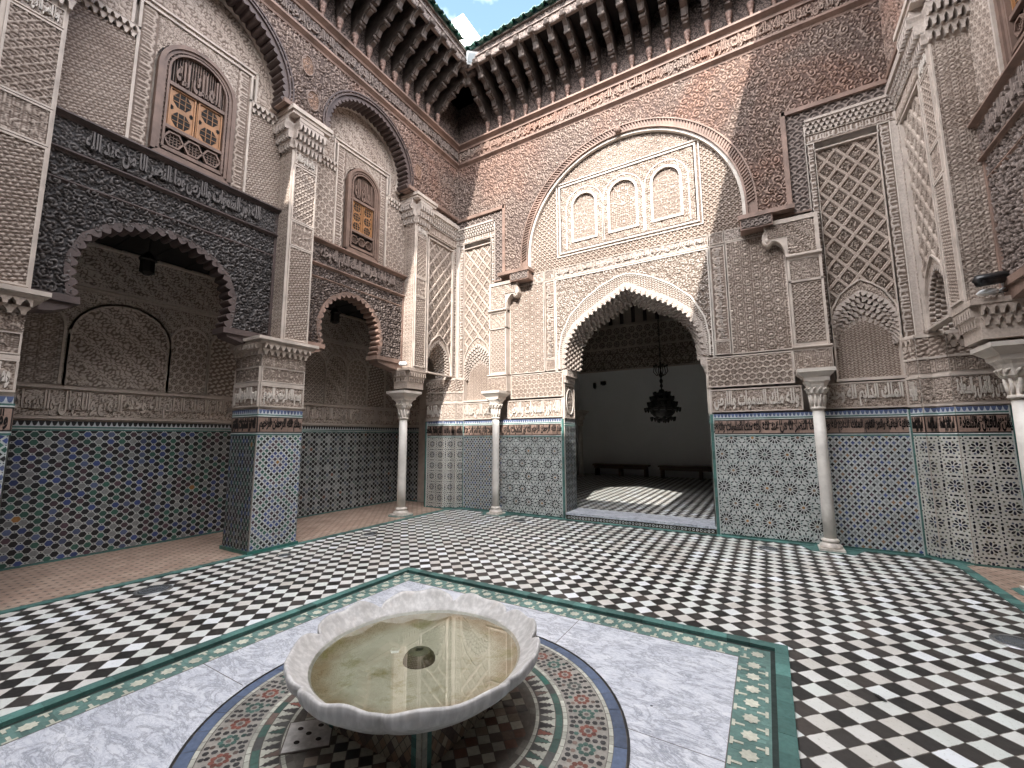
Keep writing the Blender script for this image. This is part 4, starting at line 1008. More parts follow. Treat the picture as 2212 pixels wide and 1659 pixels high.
def upper_pier(F, a0, a1, par, wide=False, cb=-.36, lowb=3.045):
    mb = MB(); mb.box(F, a0, a1, lowb, 6.75, cb, 0.0); p = mb.build('pier', M_TRIM, par)
    Ff, w, Fs, d = faces(F, a0, a1, cb); Fx = Ff
    for b0, b1, fn in ((lowb + .06, 4.56, weave(.052)), (4.61, 4.98, starnet(.12, 8)), (5.03, 5.92, scales(.10))):
        panel(Ff, .04, w - .04, b0, b1, fn, p, M_ST, .014, .004, frame=.02)
    text_panel(Ff, .04, w - .04, 5.97, 6.16, 2, p, M_STW, c=.004, asp=2, frame=.012, bold=.03)
    relief('carved_side', Fs, .02, d - .02, lowb + .02, 6.16, .003, starnet(.095, 4), .011, .0105, M_ST, p)
    m2 = MB(); m2.box(Fs, 0, .018, lowb, 6.18, 0, .014); m2.box(Fs, d - .018, d, lowb, 6.18, 0, .014)
    m2.build('side_edging', M_TRIM, p)
    for G, ww in ((Ff, w), (Fs, d)):
        m2 = MB(); muq_cornice(m2, G, -.03, ww + .03, 6.2, 6.60, .01, 3, .075, .16)
        m2.box(G, 0, ww, 6.6, 6.7, 0, .13); m2.build('honeycomb_capital', M_STW, p)
    m2 = MB(); m2.box(F, a0 - .12, a1 + .12, 6.70, 6.755, cb, .14); m2.box(F, a0 - .145, a1 + .145, 6.755, 6.82, cb, .165); m2.build('capital_slab', M_TRIM, p)
    return p

def lintel(F, a0, a1, path, c, mat, par, bt, k, dark):
    """carved cedar beam with a lobed arch under it"""
    ins = inside_path(path); tr = M_WDK if dark else M_WTRIM
    mb = MB(); o = to_rect(resample(offset(path, .01), 90), (path[0][0] + path[-1][0]) / 2, path[0][1], a0, a1, path[0][1] - 1e-4, bt[0])
    mb.ring(F, resample(offset(path, .01), 90), o, c - .24, c - .015); mb.box(F, a0, a1, bt[0], bt[3] + .04, c - .24, c - .015)
    scallop_arch(mb, F, path, c - .24, c + .02, .115, .055, .05)
    cornice(mb, F, a0, a1, bt[1] + .0, .05, .05, c + .02); cornice(mb, F, a0, a1, bt[3] - .01, .07, .09, c + .02); cornice(mb, F, a0, a1, bt[0] - .02, .04, .03, c)
    for x0 in (a0, a1 - .05): mb.box(F, x0, x0 + .05, path[0][1], bt[3], c - .01, c + .035)
    e0, e1 = path[0][0], path[-1][0]
    for x0, x1 in ((a0, e0 + .06), (e1 - .06, a1)):
        mb.box(F, x0, x1, path[0][1] - .08, path[0][1] - .0, c - .26, c + .05)
        s = 1 if x0 == a0 else -1; xb = a0 if s > 0 else a1; L = abs(x1 - x0)
        mb.prism(F, [(xb, path[0][1] - .08), (xb + s * (L - .04), path[0][1] - .08), (xb + s * (L - .07), path[0][1] - .13), (xb + s * L * .55, path[0][1] - .19), (xb + s * L * .3, path[0][1] - .21), (xb, path[0][1] - .26)][::s], c - .24, c + .02)
    w = mb.build('cedar_lintel', tr, par)
    relief('spandrel_carving', F, a0 + .05, a1 - .05, path[0][1], bt[0], c, scroll(.155, 6), .030, .0115, mat, w, lambda A, B: ~ins(A, B))
    relief('beam_carving', F, a0 + .05, a1 - .05, bt[0] + .02, bt[1], c + .01, scroll(.15, 8), .026, .0115, mat, w)
    relief('beam_ground', F, a0 + .03, a1 - .03, bt[2], bt[3] - .01, c + .03, scroll(.14, 9), .018, .0115, mat, w)
    mb = MB(); text_band(mb, F, a0 + .3, a1 - .3, bt[2] + .02, bt[3] - .04, c + .035, c + .075, k, 3.2, bold=.03); mb.build('beam_inscription', mat, w)

def window(F, cx, b0, wid, hgt, c, par):
    """arched cedar window: moulded frame, kufic tympanum, pierced shutters, lattice panel"""
    h = wid / 2; sp_ = b0 + hgt - h
    def ar(hh, bb, top=0.0): return resample([(cx - hh, bb)] + arc(cx, sp_, hh, 180, 0, 28) + [(cx + hh, bb)], 60)
    mb = MB()
    for q0, q1, cc in ((h, h - .05, .07), (h - .05, h - .09, .05), (h - .11, h - .135, .055)):
        mb.ring(F, ar(q1, b0 + h - q1), ar(q0, b0 + h - q0), c - .02, c + cc); mb.box(F, cx - q0, cx + q0, b0 + h - q0, b0 + h - q1, c - .02, c + cc)
    mb.ring(F, ar(h - .11, b0 + .11), ar(h - .09, b0 + .09), c - .02, c + .02); mb.box(F, cx - h + .09, cx + h - .09, b0 + .09, b0 + .11, c - .02, c + .02)
    n = 54; P = resample(ar(h - .10, b0 + .1), n)
    for x, y in P: mb.box(F, x - .008, x + .008, y - .008, y + .008, c, c + .04)
    i = h - .135; z1 = b0 + hgt * .245; z2 = b0 + hgt * .60
    for zz, t in ((b0 + .135, .03), (z1, .045), (z2, .05)): mb.box(F, cx - i, cx + i, zz, zz + t, c, c + .045)
    fr = mb.build('window', M_WIN, par)
    # lower lattice panel
    mb = MB(); mb.box(F, cx - i, cx + i, b0 + .12, b0 + hgt - .135 - .12, c - .05, c - .02, 1)
    y0, y1 = b0 + .17, z1 - .005
    for k in range(3):
        xx = cx - i + (k + .5) * 2 * i / 3; rr = min((y1 - y0) / 2, i / 3) * 1.0
        mb.ring(F, ngon(xx, (y0 + y1) / 2, rr * .86, 6), ngon(xx, (y0 + y1) / 2, rr * 1.08, 6), c - .01, c + .03, closed=True)
        for t in np.linspace(-.7, .7, 5):
            mb.box(F, xx + t * rr - .004, xx + t * rr + .004, (y0 + y1) / 2 - rr * .7, (y0 + y1) / 2 + rr * .7, c - .01, c + .012)
            mb.box(F, xx - rr * .75, xx + rr * .75, (y0 + y1) / 2 + t * rr - .004, (y0 + y1) / 2 + t * rr + .004, c - .01, c + .012)
    mb.build('lattice', [M_WIN, M_CEIL], fr)
    # shutters
    for s in (-1, 1):
        mb = MB(); x0, x1 = sorted((cx + s * .008, cx + s * (i - .012))); yy0, yy1 = z1 + .05, z2 - .005
        mb.box(F, x0, x1, yy0, yy1, c - .02, c + .005, 0)
        frame_rect(mb, F, x0 + .03, x1 - .02, yy0 + .02, yy1 - .02, .018, c, c + .022)
        ww = x1 - x0; n = max(2, int(round((yy1 - yy0) / (ww * .80))))
        for k in range(n):
            yc = yy0 + (k + .5) * (yy1 - yy0) / n; xc_ = (x0 + x1) / 2 + .003; rr = ww * .33
            mb.prism(F, [(xc_ - rr, yc - rr * .35), (xc_ - rr * .5, yc - rr), (xc_ + rr * .5, yc - rr), (xc_ + rr, yc - rr * .35), (xc_ + rr, yc + rr * .35), (xc_ + rr * .5, yc + rr), (xc_ - rr * .5, yc + rr), (xc_ - rr, yc + rr * .35)], c + .004, c + .008, 1)
            for t in (-.33, .33):
                mb.box(F, xc_ - rr, xc_ + rr, yc + t * rr - .0035, yc + t * rr + .0035, c + .006, c + .014)
                mb.box(F, xc_ + t * rr - .0035, xc_ + t * rr + .0035, yc - rr, yc + rr, c + .006, c + .014)
            for sx in (-1, 1):
                for sy in (-1, 1): mb.prism(F, ngon(xc_ + sx * ww * .36, yc + sy * rr * 1.25, rr * .24, 4), c + .004, c + .009, 1)
        mb.build('shutter', [M_SHUT, M_CEIL], fr)
    # kufic tympanum over fine bars
    mb = MB()
    for k in range(22):
        x = cx - i + (k + .5) * 2 * i / 22; top = sp_ + math.sqrt(max(0, i * i - (x - cx) ** 2))
        mb.box(F, x - .004, x + .004, z2 + .05, top, c - .02, c + .01)
    put_text(mb, F, 'الملك لله', cx - i * .8, cx + i * .8, z2 + .07, sp_ + i * .62, c + .0, c + .04, 0, .03)
    mb.build('tympanum_lettering', M_WIN, fr)
    return fr

def arcade(side):
    sx = -1 if side == 'left' else 1
    F = Fr((XC + sx * HW, 0, 0), (0, 1, 0), Z3, (-sx, 0, 0))
    par = empty('arcade', (XC + sx * HW, 2.2, 0),
                'two-storey carved arcade with dark cedar lobed arches, left of the fountain' if sx < 0 else 'carved arcade at the right edge, its pier standing beside the right-hand lozenge panels', 'arcade')
    C0 = -.34
    lower_pillar(F, 3.33, 4.0, par, 0 if sx < 0 else 3); lower_pillar(F, .36, 1.03, par, 2)
    upper_pier(F, 3.60, 4.03, par); upper_pier(F, .60, 1.04, par)
    pr = upper_pier(F, 6.38, 6.75, par, lowb=3.02)
    # impost over the marble column
    mb = MB()
    Ff, w, Fs, d = faces(F, 6.30, 6.80, -.46)
    mb.box(F, 6.32, 6.80, 2.60, 2.98, -.46, -.08); mb.box(F, 6.24, 6.88, 2.96, 3.02, -.52, .0)
    for G, ww in ((F.sub(6.32, 0, -.08), .48), (Fr(F.P(6.32, 0, -.46), F.n, F.v, -F.u), .38)):
        muq_cornice(mb, G, 0, ww, 2.74, 2.96, 0, 2, .07, .07)
    mb.build('impost', M_ST, pr)
    # cedar lintels
    p1 = resample(mirror([(.79, 3.16), (.835, 3.45), (.83, 3.62), (.74, 3.88), (.55, 4.07), (.3, 4.19), (0, 4.24)], 2.19), 90)
    p2 = resample(mirror([(.63, 3.20), (.68, 3.45), (.68, 3.62), (.60, 3.87), (.44, 4.07), (.22, 4.2), (0, 4.25)], 5.10), 90)
    lintel(F, 1.03, 3.60, p1, C0 + .02, M_WD, par, (4.44, 4.75, 4.82, 5.16), 1, True)
    lintel(F, 4.03, 6.38, p2, C0 + .02, M_WB, par, (4.36, 4.56, 4.62, 4.98), 4, False)
    # upper stucco walls with the windows
    mb = MB(); mb.box(F, .3, 7.82, 5.05, 9.9, -.95, C0 - .06); mb.box(F, -3.42, .36, 0, 9.9, -.95, -.04); mb.build('masonry', M_TRIM, par)
    cw = C0
    for (x0, x1, wc, b0, wd, hg, ac, ar_) in ((1.04, 3.60, 2.38, 5.23, .94, 1.74, 2.32, 1.08), (4.03, 6.38, 5.23, 5.05, .78, 1.78, 5.13, .97)):
        window(F, wc, b0, wd, hg, cw + .01, par)
        h = wd / 2; sp_ = b0 + hg - h; q = h + .02
        iw = lambda A, B, wc=wc, h=q, sp_=sp_, b0=b0: ((np.abs(A - wc) < h) & (B < sp_)) | ((A - wc) ** 2 + (B - sp_) ** 2 < h * h)
        fx = wd / 2 + .20
        bt = b0 + hg + .22; lo = bt - .42
        relief('window_surround', F, wc - fx, wc + fx, b0, bt, cw, (lambda A, B, wc=wc, h=h: np.where(A > wc, kuficv(.17, wc + h + .02, 3, .05)(A, B), kuficv(.17, -(wc - h - .02), 3, .05)(-A, B)) * (np.abs(A - wc) > h + .02) * (B < 99) + floral(.05, 2)(A, B) * (np.abs(A - wc) <= h + .02)), .012, .011, M_ST, par, lambda A, B, iw=iw: ~iw(A, B))
        mb = MB()
        for s in (-1, 1):
            mb.box(F, *sorted((wc + s * fx, wc + s * (fx + .03))), b0, bt + .03, cw - .02, cw + .03)
            mb.box(F, *sorted((wc + s * fx, (x1 if s > 0 else x0))), lo, lo + .035, cw - .02, cw + .03)
            mb.box(F, *sorted((wc + s * (fx + .07), wc + s * (fx + .10))), lo, bt + .1, cw - .02, cw + .03)
        mb.box(F, wc - fx - .1, wc + fx + .1, bt + .08, bt + .11, cw - .02, cw + .03); mb.box(F, wc - fx, wc + fx, bt, bt + .03, cw - .02, cw + .03)
        for s in (-1, 1):
            e = x1 if s > 0 else x0; a, b = sorted((wc + s * (fx + .03), e))
            relief('side_panel', F, a, b, b0, lo - .14, cw, weave(.05) if x0 < 2 else hexnet(.12), .012, .011, M_ST, par)
            muq_cornice(mb, F, a, b, lo - .15, lo, cw, 2, .075, .07)
        mb.build('panel_moulding', M_TRIM, par)
        iT = lambda A, B, wc=wc, fx=fx, bt=bt: (np.abs(A - wc) < fx + .08) & (B < bt + .1)
        relief('arch_infill', F, x0, x1, lo + .03, 8.25, cw, floral(.12, 5), .012, .012, M_ST, par, lambda A, B, iT=iT: ~iT(A, B))
        relief('arch_infill', F, wc - fx - .08, wc + fx + .08, bt, bt + .1, cw, floral(.05, 5), .01, .012, M_ST, par)
        # cedar horseshoe arch of the upper storey
        P = resample([(ac - ar_ + .03, 6.84)] + arc(ac, 7.0, ar_, 180, 0, 50) + [(ac + ar_ - .03, 6.84)], 100)
        mb = MB(); scallop_arch(mb, F, P, -.26, .03, .105, .05, .07); mb.ring(F, offset(P, .10), offset(P, .125), 0, .065); mb.ring(F, offset(P, .05), offset(P, .075), 0, .06)
        mb.build('cedar_arch', M_WDK, par)
        mb = MB(); mb.ring(F, offset(P, -.02), offset(P, .08), -.34, -.262); mb.build('arch_reveal', M_TRIM, par)
    ia = inside_path(resample([(2.32 - 1.05, 6.80)] + arc(2.32, 7.0, 1.13, 180, 0, 50) + [(2.32 + 1.05, 6.80)], 60)); ib = inside_path(resample([(5.13 - .94, 6.80)] + arc(5.13, 7.0, 1.02, 180, 0, 50) + [(5.13 + .94, 6.80)], 60))
    relief('cedar_panel', F, -3.42, YW, 6.84, 8.2, .03, scroll(.19, 3), .026, .0115, M_WR, par, lambda A, B: ~ia(A, B) & ~ib(A, B))
    mb = MB(); cornice(mb, F, -3.42, YW, 8.17, .13, .10, .03); cornice(mb, F, -3.42, YW, 8.66, .13, .13, .03); mb.box(F, -3.42, YW, 8.3, 8.325, .02, .075)
    for x0, x1 in ((3.36, 4.18), (6.08, 7.82), (.1, 1.2)): mb.box(F, x0, x1, 6.83, 6.90, -.2, .08)
    mb.build('cedar_moulding', M_WTRIM, par)
    for (ac, zc) in ((3.72, 7.75), (6.35, 7.35), (3.85, 7.2)):
        mb = MB(); mb.ring(F, ngon(ac, zc, .13, 24, 0, .8, 1.25), ngon(ac, zc, .142, 24, 0, .8, 1.25), .03, .066, closed=True); md = mb.build('medallion', M_WR, par)
        relief('medallion_carving', F, ac - .13, ac + .13, zc - .17, zc + .17, .045, starnet(.07, 8), .016, .0105, M_MED, md, lambda A, B, ac=ac, zc=zc: ((A - ac) / .104) ** 2 + ((B - zc) / .162) ** 2 < 1)
    relief('frieze_ground', F, -3.42, YW, 8.32, 8.66, .03, scroll(.16, 7), .016, .012, M_WB, par)
    mb = MB(); text_band(mb, F, -3.3, YW - .1, 8.345, 8.62, .035, .075, 5, 4.2, bold=.02); mb.build('frieze_inscription', M_WB, par)
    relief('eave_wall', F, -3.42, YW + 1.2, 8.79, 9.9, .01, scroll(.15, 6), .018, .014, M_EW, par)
    # narrow lozenge arch between the column and the end wall
    cn = 7.22; x0, x1 = 6.78, 7.66
    nic = resample(mirror([(.37, 2.95), (.38, 3.12), (.36, 3.3), (.27, 3.50), (.13, 3.64), (0, 3.72)], cn), 60)
    nib = resample(mirror([(.33, 2.95), (.33, 3.05), (.28, 3.2), (.2, 3.32), (.1, 3.4), (0, 3.44)], cn), 60)
    rg = resample(mirror([(.40, 3.0), (.41, 3.2), (.37, 3.45), (.26, 3.68), (.12, 3.80), (0, 3.88)], cn), 60)
    iR = inside_path(rg); iN = inside_path(nic)
    relief('lozenge_panel', F, x0 + .03, x1 - .03, 3.0, 6.02, -.06, sebka(.25, .32, cn, 3.95), .05, .0095, M_ST, par, lambda A, B: ~iR(A, B))
    relief('niche_arch_face', F, x0 + .03, x1 - .03, 3.0, 3.9, -.04, floral(.05, 4), .012, .0105, M_ST, par, lambda A, B: iR(A, B) & ~iN(A, B))
    mb = MB(); mb.box(F, 6.75, 7.8, 4.0, 6.7, -.45, -.085); mb.ring(F, offset(nic, .02), to_rect(offset(nic, .02), cn, 2.95, 6.76, 7.7, 2.9499, 4.0), -.45, -.085)
    mb.ring(F, rg, offset(rg, .022), -.06, .0); frame_rect(mb, F, x0 + .03, x1 - .03, 3.0, 6.02, .03, -.08, .02); mb.box(F, 7.66, 7.82, 2.9, 6.38, -.08, -.01)
    mb.build('lozenge_frame', M_TRIM, par)
    panel(F, 7.70, 7.78, 3.0, 6.1, kuficv(.1, 7.69, 2, .06), par, M_STW, amp=.012, frame=.008, c=-.005)
    mb = MB(); muq_arch(mb, F, nic, nib, -.03, -.40, 7, .07, .045, thick=.05); mb.build('honeycomb_soffit', M_STW, par)
    mb = MB(); muq_cornice(mb, F, x0, 7.82, 6.38, 6.6, .0, 3, .07, .07); mb.box(F, x0, 7.82, 6.6, 6.7, -.05, .1); mb.build('honeycomb', M_STW, par)
    panel(F, x0, 7.78, 6.12, 6.34, kufic(.18, 6.13, 1, .045), par, M_ST, amp=.012, frame=.01)
    relief('cedar_border', F, 6.75, 7.82, 6.66, 6.84, .0, scales(.16), .015, .012, M_WB, par)
    # plain rear stretch of the same wall
    Fq = F.sub(0, 0, -.035)
    dado(Fq, -3.42, .30, 'cells', par, mode=0, k=1); relief('rear_carving', Fq, -3.42, .34, 2.0, 6.8, 0, starnet(.14, 6), .014, .022, M_ST, par)
    # end wall of the gallery: folded pilaster with tiled base
    pts = [(-6.86, 7.55), (-6.34, 7.55), (-6.20, 7.67), (-6.07, 7.67), (-5.97, YW - .005)]
    if sx > 0: pts = [(2 * XC - x, y) for x, y in pts][::-1]
    en = MB(); base = [(x, y) for x, y in pts] + ([(-5.97, 8.3), (-6.86, 8.3)] if sx < 0 else [(2 * XC + 6.86, 8.3), (2 * XC + 5.97, 8.3)])
    FZ = Fr((0, 0, 0), (1, 0, 0), (0, 1, 0), Z3); en.prism(FZ, base, 0, 2.95)
    e2 = en.build('end_pilaster', M_TRIM, par)
    off = 0
    for i in range(4):
        p, q = np.array(pts[i]), np.array(pts[i + 1]); u = (q - p); L = np.hypot(*u); u = u / L
        G = Fr((*(p), 0), (*u, 0), Z3, (u[1], -u[0], 0))
        dado(G, 0, L, 'eight', e2, k=6, ox=(.22 if sx < 0 else .16) - off, teal_l=(i == 0 and sx < 0), teal_r=(i == 3 and sx > 0) )
        relief('carved_ground', G, 0, L, 2.02, 2.34, .004, floral(.04, 3), .012, .0105, M_ST, e2); relief('carved_panel', G, 0, L, 2.42, 2.60, .004, starnet(.1, 6), .012, .0105, M_ST, e2)
        relief('carved_panel', G, 0, L, 2.63, 2.90, .008, weave(.08), .012, .0105, M_ST, e2)
        for b_ in (1.97, 2.35, 2.60, 2.90): m2 = MB(); m2.box(G, -.0, L + .0, b_, b_ + .03, -.01, .022); m2.build('band_moulding', M_TRIM, e2)
        if i == 0 or (sx > 0 and i == 3) or L > .4:
            m2 = MB(); text_band(m2, G, .03, L - .03, 2.05, 2.32, .004, .026, 6, 2.4, bold=.03); m2.build('inscription', M_TRIMW, e2)
            m2 = MB(); muq_cornice(m2, G, .02, L - .02, 2.72, 2.9, .006, 2, .075, .04); m2.build('honeycomb', M_ST, e2)
        off += L
    return par, F
arc_l, FL_ = arcade('left')
arc_r, FR_ = arcade('right')
column('arcade_column', XC - HW - .36, 6.52, None, 'marble column with tall carved capital standing on the left gallery edge', r=.086, group='marble columns of the side galleries')
column('arcade_column', XC + HW + .37, 6.52, None, 'marble column cut by the right edge of the picture below the camera', r=.086, group='marble columns of the side galleries')

# ------------------------------------------------------------------ galleries behind the arcades
def gallery(sx):
    X = XC + sx * (HW + 1.9)
    F = Fr((X, 0, 0), (0, 1, 0), Z3, (-sx, 0, 0))
    res = .013 if sx < 0 else .03
    g = empty('gallery_wall', (X, 2.2, 0), 'shadowed gallery wall of blind arches above a mosaic base behind the %s arcade' % ('left' if sx < 0 else 'right'), 'wall')
    mb = MB(); mb.box(F, -3.42, 8.6, 0, 5.0, -.3, -.01); mb.build('masonry', M_TRIM, g)
    FE = Fr((XC + sx * HW, 8.05, 0), (1, 0, 0), Z3, (0, -1, 0)); e0, e1 = sorted((0, sx * 2.0))
    if sx > 0: e0 = 0; e1 = 1.9
    else: e0, e1 = -1.9, 0
    mb = MB(); mb.box(FE, e0 - .3, e1 + .3, 0, 5.0, -.3, -.01); mb.build('end_wall', M_TRIM, g)
    dado(F, -3.4, 4.4, 'cells', g, top=1.83, txt=False, mode=0); dado(F, 4.4, 8.05, 'cells', g, top=1.83, txt=False, mode=1, pa=.115)
    dado(FE, e0, e1, 'cells', g, top=1.83, txt=False, mode=1, pa=.115)
    relief('text_ground', F, -3.4, 8.05, 1.90, 2.24, 0, floral(.045, 2), .009, res, M_STG, g)
    mb = MB(); text_band(mb, F, -3.2, 8.0, 1.91, 2.235, .003, .034, 1, 3.3, bold=.035); mb.build('inscription', M_TRIM, g)
    mb = MB(); text_band(mb, FE, e0 + .05, e1 - .05, 1.91, 2.235, .003, .034, 3, 3.3, bold=.035); mb.build('inscription', M_TRIM, g)
    arcs = [(2.33, .56, 3.02, .52), (3.18, .26, 3.10, .30), (3.74, .26, 3.10, .30), (4.30, .26, 3.10, .30), (4.86, .26, 3.10, .30), (5.42, .26, 3.10, .30), (5.98, .26, 3.10, .30), (6.54, .26, 3.10, .30), (7.10, .26, 3.1, .3), (7.66, .26, 3.1, .3), (1.4, .3, 3.1, .3)]
    fl_ = [floral(.12, 1), scales(.11), starnet(.13, 6), floral(.08, 4), weave(.09), hexnet(.12)]
    def fn(A, B):
        H = floral(.07, 3)(A, B)
        for i, (cx, hw, sy, ry) in enumerate(arcs):
            m = ((np.abs(A - cx) < hw) & (B < sy)) | ((((A - cx) / hw) ** 2 + ((B - sy) / ry) ** 2 < 1) & (B >= sy))
            H = np.where(m, fl_[(i * 5) % 6](A, B) * .8, H)
        return H
    relief('blind_arcade', F, -3.4, 8.05, 2.32, 3.66, 0, fn, .013, res, M_STG, g)
    relief('upper_carving', F, -3.4, 8.05, 3.76, 4.36, 0, floral(.11, 4), .010, res, M_STG, g)
    relief('blind_arcade', FE, e0, e1, 1.90, 4.36, 0, floral(.08, 3), .012, res * 1.3, M_STG, g)
    mb = MB()
    for cx, hw, sy, ry in arcs:
        P = resample([(cx - hw, 2.32)] + arc(cx, sy, hw, 180, 0, 24, ry) + [(cx + hw, 2.32)], 60); mb.ring(F, P, offset(P, .028), 0, .03)
        if hw > .4: scallop_arch(mb, F, P, 0, .03, .1, .03, .03)
        mb.box(F, cx - hw - .02, cx - hw + .02, 3.02, 3.08, 0, .04)
    for b_, o in ((1.86, .02), (2.26, .035), (3.67, .04), (3.72, .03), (4.33, .05)): mb.box(F, -3.4, 8.05, b_, b_ + .035, -.01, o); mb.box(FE, e0, e1, b_, b_ + .035, -.01, o)
    mb.build('plaster_moulding', M_STG, g)
    # timber ceiling
    c = empty('gallery_ceiling', (X, 2.2, 4.36), 'dark beamed timber ceiling over the %s gallery' % ('left' if sx < 0 else 'right'), 'ceiling')
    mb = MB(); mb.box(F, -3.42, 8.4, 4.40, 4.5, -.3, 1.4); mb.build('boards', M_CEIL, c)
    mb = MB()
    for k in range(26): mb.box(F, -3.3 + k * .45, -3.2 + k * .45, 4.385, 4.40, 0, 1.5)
    mb.build('beams', M_CEIL, c)
gallery(-1); gallery(1)

# ------------------------------------------------------------------ rear wall (behind the viewer)
FRW = Fr((XC, -3.42, 0), (-1, 0, 0), Z3, (0, 1, 0))
rw = empty('rear_wall', (XC, -3.42, 0), 'carved stucco and cedar wall behind the viewer, seen only in reflections', 'wall')
mb = MB(); mb.box(FRW, -7, 7, 0, 10, -.5, -.02); mb.build('masonry', M_TRIM, rw)
dado(FRW, -HW, HW, 'ogee', rw); relief('rear_stucco', FRW, -HW, HW, 2.0, 6.7, 0, starnet(.16, 6), .014, .03, M_ST, rw)
relief('rear_cedar', FRW, -HW, HW, 6.7, 9.9, .01, scroll(.25, 1), .02, .03, M_WR, rw)

# ------------------------------------------------------------------ eaves: carved brackets, fascia, green tiles
def eave(F, a0, a1, brs, label, n_t0, n_t1, detail=True):
    e = empty('timber_eave', tuple(F.P((a0 + a1) / 2, 9.8, 0)), label, 'eave')
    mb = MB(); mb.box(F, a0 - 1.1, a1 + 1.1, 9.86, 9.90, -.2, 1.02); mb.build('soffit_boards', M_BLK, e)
    mb = MB(); mb.box(F, a0, a1, 9.70, 9.86, .98, 1.04); mb.box(F, a0, a1, 9.86, 9.885, .98, 1.08); mb.box(F, a0, a1, 10.0, 10.03, .98, 1.10)
    fa = mb.build('fascia', M_WB, e)
    relief('fascia_carving', F, a0, a1, 9.885, 10.0, 1.05, scroll(.13, 2), .02, .014 if detail else .05, M_WB, fa)
    relief('fascia_carving', F, a0, a1, 9.71, 9.86, 1.042, floral(.07, 2), .015, .014 if detail else .05, M_WB, fa)
    mb = MB(); mb.loft([F.P(np.full(4, a), [10.03, 10.55, 10.5, 9.99], [1.12, -.6, -.6, 1.0]) for a in (a0 - 0, a1)]); mb.build('roof_bed', M_ROOF, e)
    def bracket():
        mb = MB(); Fb = Fr(F.P(0, 0, 0), F.n, F.v, F.u)
        prof = [(-.02, 8.98), (.10, 9.0), (.15, 9.10), (.24, 9.13), (.27, 9.21), (.34, 9.20), (.40, 9.30), (.53, 9.33), (.57, 9.42), (.66, 9.40), (.72, 9.49), (.84, 9.53), (.88, 9.50), (.93, 9.60), (1.04, 9.66), (1.12, 9.66), (1.16, 9.72), (1.12, 9.78), (1.02, 9.84), (.9, 9.86), (-.02, 9.86)]
        mb.prism(Fb, prof, -.035, .035)
        prof2 = [(.05, 9.04)] + [(x - .02, y + .03) for x, y in prof[2:14]] + [(1.02, 9.78), (-.0, 9.8)]
        mb.prism(Fb, prof2, -.06, .06)
        for x, y in ((.27, 9.20), (.55, 9.38), (.86, 9.52), (1.10, 9.69)):
            p = F.P(0, y, x); mb.tube([tuple(p - .062 * F.u), tuple(p + .062 * F.u)], .035, 8)
        o = mb.build('bracket', M_BRK, e)
        m2 = MB(); c = F.P(0, 0, .085)
        m2.lathe(tuple(c), [(r_ * 1.4, z_) for r_, z_ in [(0, 8.735), (.030, 8.75), (.036, 8.775), (.026, 8.80), (.018, 8.81), (.020, 8.90), (.028, 8.905), (.028, 8.915), (.024, 8.92), (.027, 8.96), (.038, 8.97), (.038, 8.985), (.028, 8.99), (.034, 9.03), (.046, 9.05), (.04, 9.10)]], 12)
        d = m2.build('pendant', M_PEND, o)
        return o, d
    o, d = bracket()
    for i, a in enumerate(brs):
        if i == 0: oo, dd = o, d
        else:
            oo = o.copy(); COL.objects.link(oo); oo.parent = e; oo.matrix_parent_inverse = o.matrix_parent_inverse.copy()
            dd = d.copy(); COL.objects.link(dd); dd.parent = oo
        oo.location = Vector(F.u * (a + random.uniform(-.006, .006))); oo.scale = (1, 1, 1)
    # roof tiles: a round cover tile over the gap between two hollow ones
    mb = MB(); U = F.u; r = .062
    secs = []
    for cc, zz, rr in ((1.20, 10.03, r), (1.14, 10.055, r * .98), (.75, 10.17, r * .95)):
        secs.append([tuple(F.P(rr * 1.0 * math.cos(t), zz + rr * 1.15 * math.sin(t), cc)) for t in np.linspace(0, math.pi, 10)] + [tuple(F.P(-(rr - .016) * math.cos(t), zz + (rr - .016) * 1.1 * math.sin(t), cc)) for t in np.linspace(0, math.pi, 10)])
    mb.loft(secs, smooth=True)
    secs = []
    for cc, zz in ((1.23, 10.045), (1.14, 10.07), (.75, 10.185)):
        secs.append([tuple(F.P(.119 + .082 * math.cos(t), zz - .055 * math.sin(t), cc)) for t in np.linspace(math.pi, 0, 10)][::-1] + [tuple(F.P(.119 - .066 * math.cos(t), zz - .037 * math.sin(t) + .004, cc)) for t in np.linspace(math.pi, 0, 10)][::-1])
    mb.loft(secs, smooth=True)
    t0 = mb.build('roof_tile', M_ROOF, e)
    n = int((n_t1 - n_t0) / .238)
    for i in range(n):
        tt = t0 if i == 0 else t0.copy()
        if i: COL.objects.link(tt); tt.parent = e; tt.matrix_parent_inverse = t0.matrix_parent_inverse.copy()
        tt.location = Vector(F.u * (n_t0 + i * .238 + random.uniform(-.008, .008))) + Vector((0, 0, random.uniform(-.006, .006)))
    return e
eave(FW, -HW + 1.02, HW + .1, [-5.25 + .345 * k - XC for k in range(20)], 'timber eave of carved brackets under green tiles, above the great arch', -HW + 1.13, HW - 1.0)
FLa = Fr((XC - HW, 0, 0), (0, 1, 0), Z3, (1, 0, 0)); FRa = Fr((XC + HW, 0, 0), (0, 1, 0), Z3, (-1, 0, 0))
eave(FLa, -3.42, YW - 1.02, [6.92 - .335 * k for k in range(24)], 'timber eave of carved brackets under green tiles, above the left arcade', -.2, YW - 1.14)
